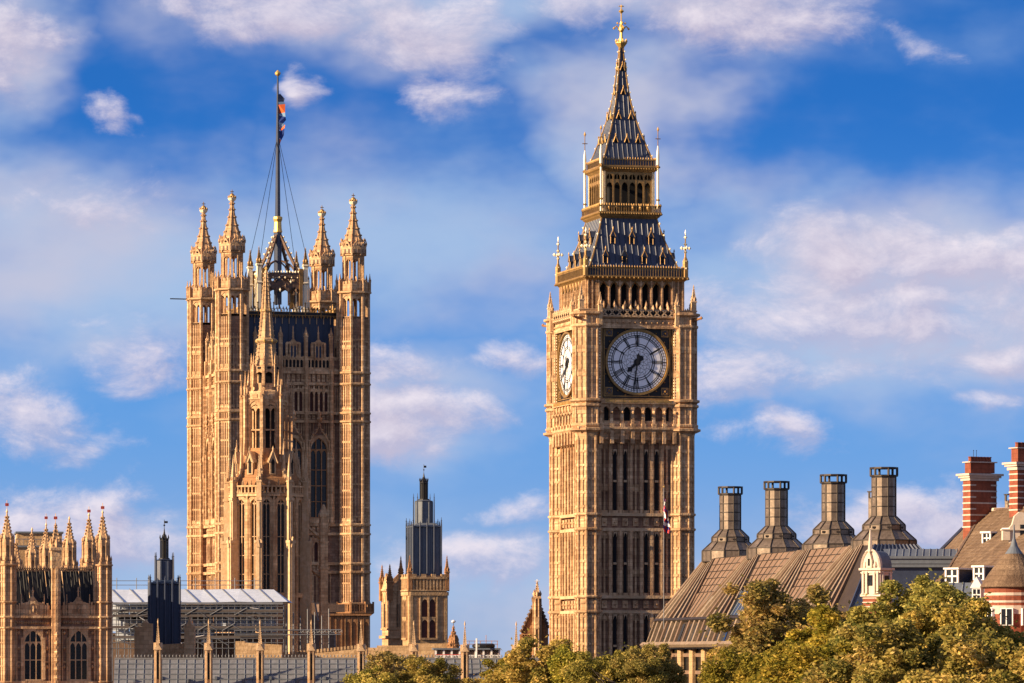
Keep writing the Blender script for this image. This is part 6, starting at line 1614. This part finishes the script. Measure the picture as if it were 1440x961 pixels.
def crown_mesh(seed, rad=5.0, hgt=8.0, nclump=150, per=380, leaf=.115):
    rnd = random.Random(seed); vs = []; fs = []; tone = []
    big = []
    for i in range(11):
        a = rnd.uniform(0, 6.283); rr = rad * .55 * math.sqrt(rnd.random()); big.append((rr * math.cos(a), rr * math.sin(a), rnd.uniform(-.35, .42) * hgt, rnd.uniform(.34, .52) * rad))
    big.append((0, 0, hgt * .28, rad * .5)); big.append((0, 0, -hgt * .1, rad * .7))
    cl = []
    for i in range(nclump):
        B = rnd.choice(big); u = rnd.uniform(-.45, 1); a = rnd.uniform(0, 6.283); s = math.sqrt(1 - u * u); q = B[3] * rnd.uniform(.72, 1.08)
        cl.append((B[0] + q * s * math.cos(a), B[1] + q * s * math.sin(a), B[2] + q * u, rnd.uniform(.42, .95), rnd.random()))
    for (cx_, cy_, cz, cr, ct) in cl:
        for j in range(int(per * cr * cr * 1.9)):
            x, y, z = rnd.gauss(0, 1), rnd.gauss(0, 1), rnd.gauss(0, 1); d = math.sqrt(x * x + y * y + z * z) + 1e-6; q = cr * rnd.random() ** .45
            px, py, pz = cx_ + x / d * q, cy_ + y / d * q, cz + z / d * q * .75
            if rnd.random() < .05: px += rnd.gauss(0, .3); py += rnd.gauss(0, .3); pz += rnd.gauss(.1, .35)
            a = Vector((rnd.gauss(0, 1), rnd.gauss(0, 1), rnd.gauss(0, .6))).normalized(); b = a.orthogonal().normalized()
            if rnd.random() < .5: b = a.cross(b)
            L_ = leaf * rnd.uniform(.7, 1.4); a *= L_; b *= L_ * .55
            k = len(vs); vs += [(px - a.x, py - a.y, pz - a.z), (px + b.x, py + b.y, pz + b.z), (px + a.x, py + a.y, pz + a.z), (px - b.x, py - b.y, pz - b.z)]
            fs.append((k, k + 1, k + 2, k + 3)); tone.append(min(1, max(0, ct * .45 + rnd.random() * .55 + rnd.gauss(0, .08))))
    me = bpy.data.meshes.new('crown'); me.from_pydata(vs, [], fs); me.materials.append(M_['leaf'])
    at = me.attributes.new('tone', 'FLOAT', 'FACE'); at.data.foreach_set('value', tone); me.update(); return me
def trunk_mesh(seed, H):
    rnd = random.Random(seed); b = MB(); b.tube((0, 0, 0), (.2, .1, H * .45), .55, 8, r2=.4); b.tube((.2, .1, H * .45), (.1, 0, H * .95), .4, 8, r2=.12)
    for i in range(9):
        a = rnd.uniform(0, 6.28); z = H * rnd.uniform(.42, .8); q = rnd.uniform(2, 3.6); e = (q * math.cos(a), q * math.sin(a), z + rnd.uniform(1.5, 4)); b.tube((.15, .05, z), e, .2, 6, r2=.05)
        for j in range(3): a2 = a + rnd.uniform(-1, 1); b.tube(e, (e[0] + 1.3 * math.cos(a2), e[1] + 1.3 * math.sin(a2), e[2] + rnd.uniform(.2, 1.6)), .05, 4, r2=.02)
    return b.build('trunk', 'bark')
CR = [crown_mesh(s) for s in (3, 11, 29)]
TR = [trunk_mesh(s, 24.0) for s in (1, 2, 3)]
TREES = [  # px, depth, top row, size, label
    (522, 335, 935, .80, 'lowest leftmost tree, a small yellow green crown under the long roof'),
    (556, 345, 918, .86, 'olive tree crown before the foot of the narrow turret tower'),
    (594, 338, 922, .75, 'rounded tree top below the pale stone ventilation tower'),
    (664, 350, 944, .7, 'darker low tree crown in front of the terrace railing'),
    (718, 330, 925, .70, 'low leafy crown left of the crocketed gable'),
    (772, 325, 893, 1.05, 'tall olive tree in front of the crocketed gable and clock tower corner'),
    (826, 322, 905, .80, 'tree crown at the left foot of the clock tower shaft'),
    (878, 318, 911, .85, 'golden green tree before the middle foot of the clock tower'),
    (912, 312, 903, .62, 'tree crown where the office eaves meet the clock tower'),
    (1070, 290, 860, .80, 'tree below the first bronze chimney, leftmost of the big group'),
    (1108, 285, 818, 1.15, 'highest dark leaved tree in front of the ribbed office roof'),
    (1175, 275, 848, 1.0, 'tree crown between the ribbed roof and the white gable bay'),
    (1232, 270, 836, .95, 'tree directly under the white curved gable bay'),
    (1290, 265, 812, 1.15, 'tallest golden tree right of the white gable bay'),
    (1352, 260, 838, .95, 'tree below the white dormers of the tiled roof'),
    (1412, 262, 862, .95, 'rightmost tree under the striped round turret'),
    (1090, 240, 905, .8, 'nearer tree, low on the left of the front row'),
    (1140, 232, 900, 1.05, 'nearer tree in the front row below the skylight'),
    (1218, 228, 885, 1.05, 'front row tree with bright olive leaves under the white bay'),
    (1300, 224, 875, 1.05, 'front row tree of bright yellow green below the dormers'),
    (1385, 222, 890, 1.05, 'front row tree nearest the lower right corner'),
]
for i, (px, Y, top, s, lab) in enumerate(TREES):
    zt = Z(top, Y); hgt = 4.6 * s * 1.0
    t = thing('plane_tree', lab, 'tree', (X(px, Y), Y, 0), (i * 77) % 360, 'plane trees along the embankment')
    cm = CR[i % 3]; zmax = max(v.co.z for v in cm.vertices) - .5
    cz = zt - zmax * s
    part('crown', cm, None, t, T(0, 0, cz) @ Matrix.Diagonal((s, s, s, 1)))
    part('trunk', TR[i % 3], None, t, Matrix.Diagonal((1, 1, (cz + 1) / 24.0, 1)))
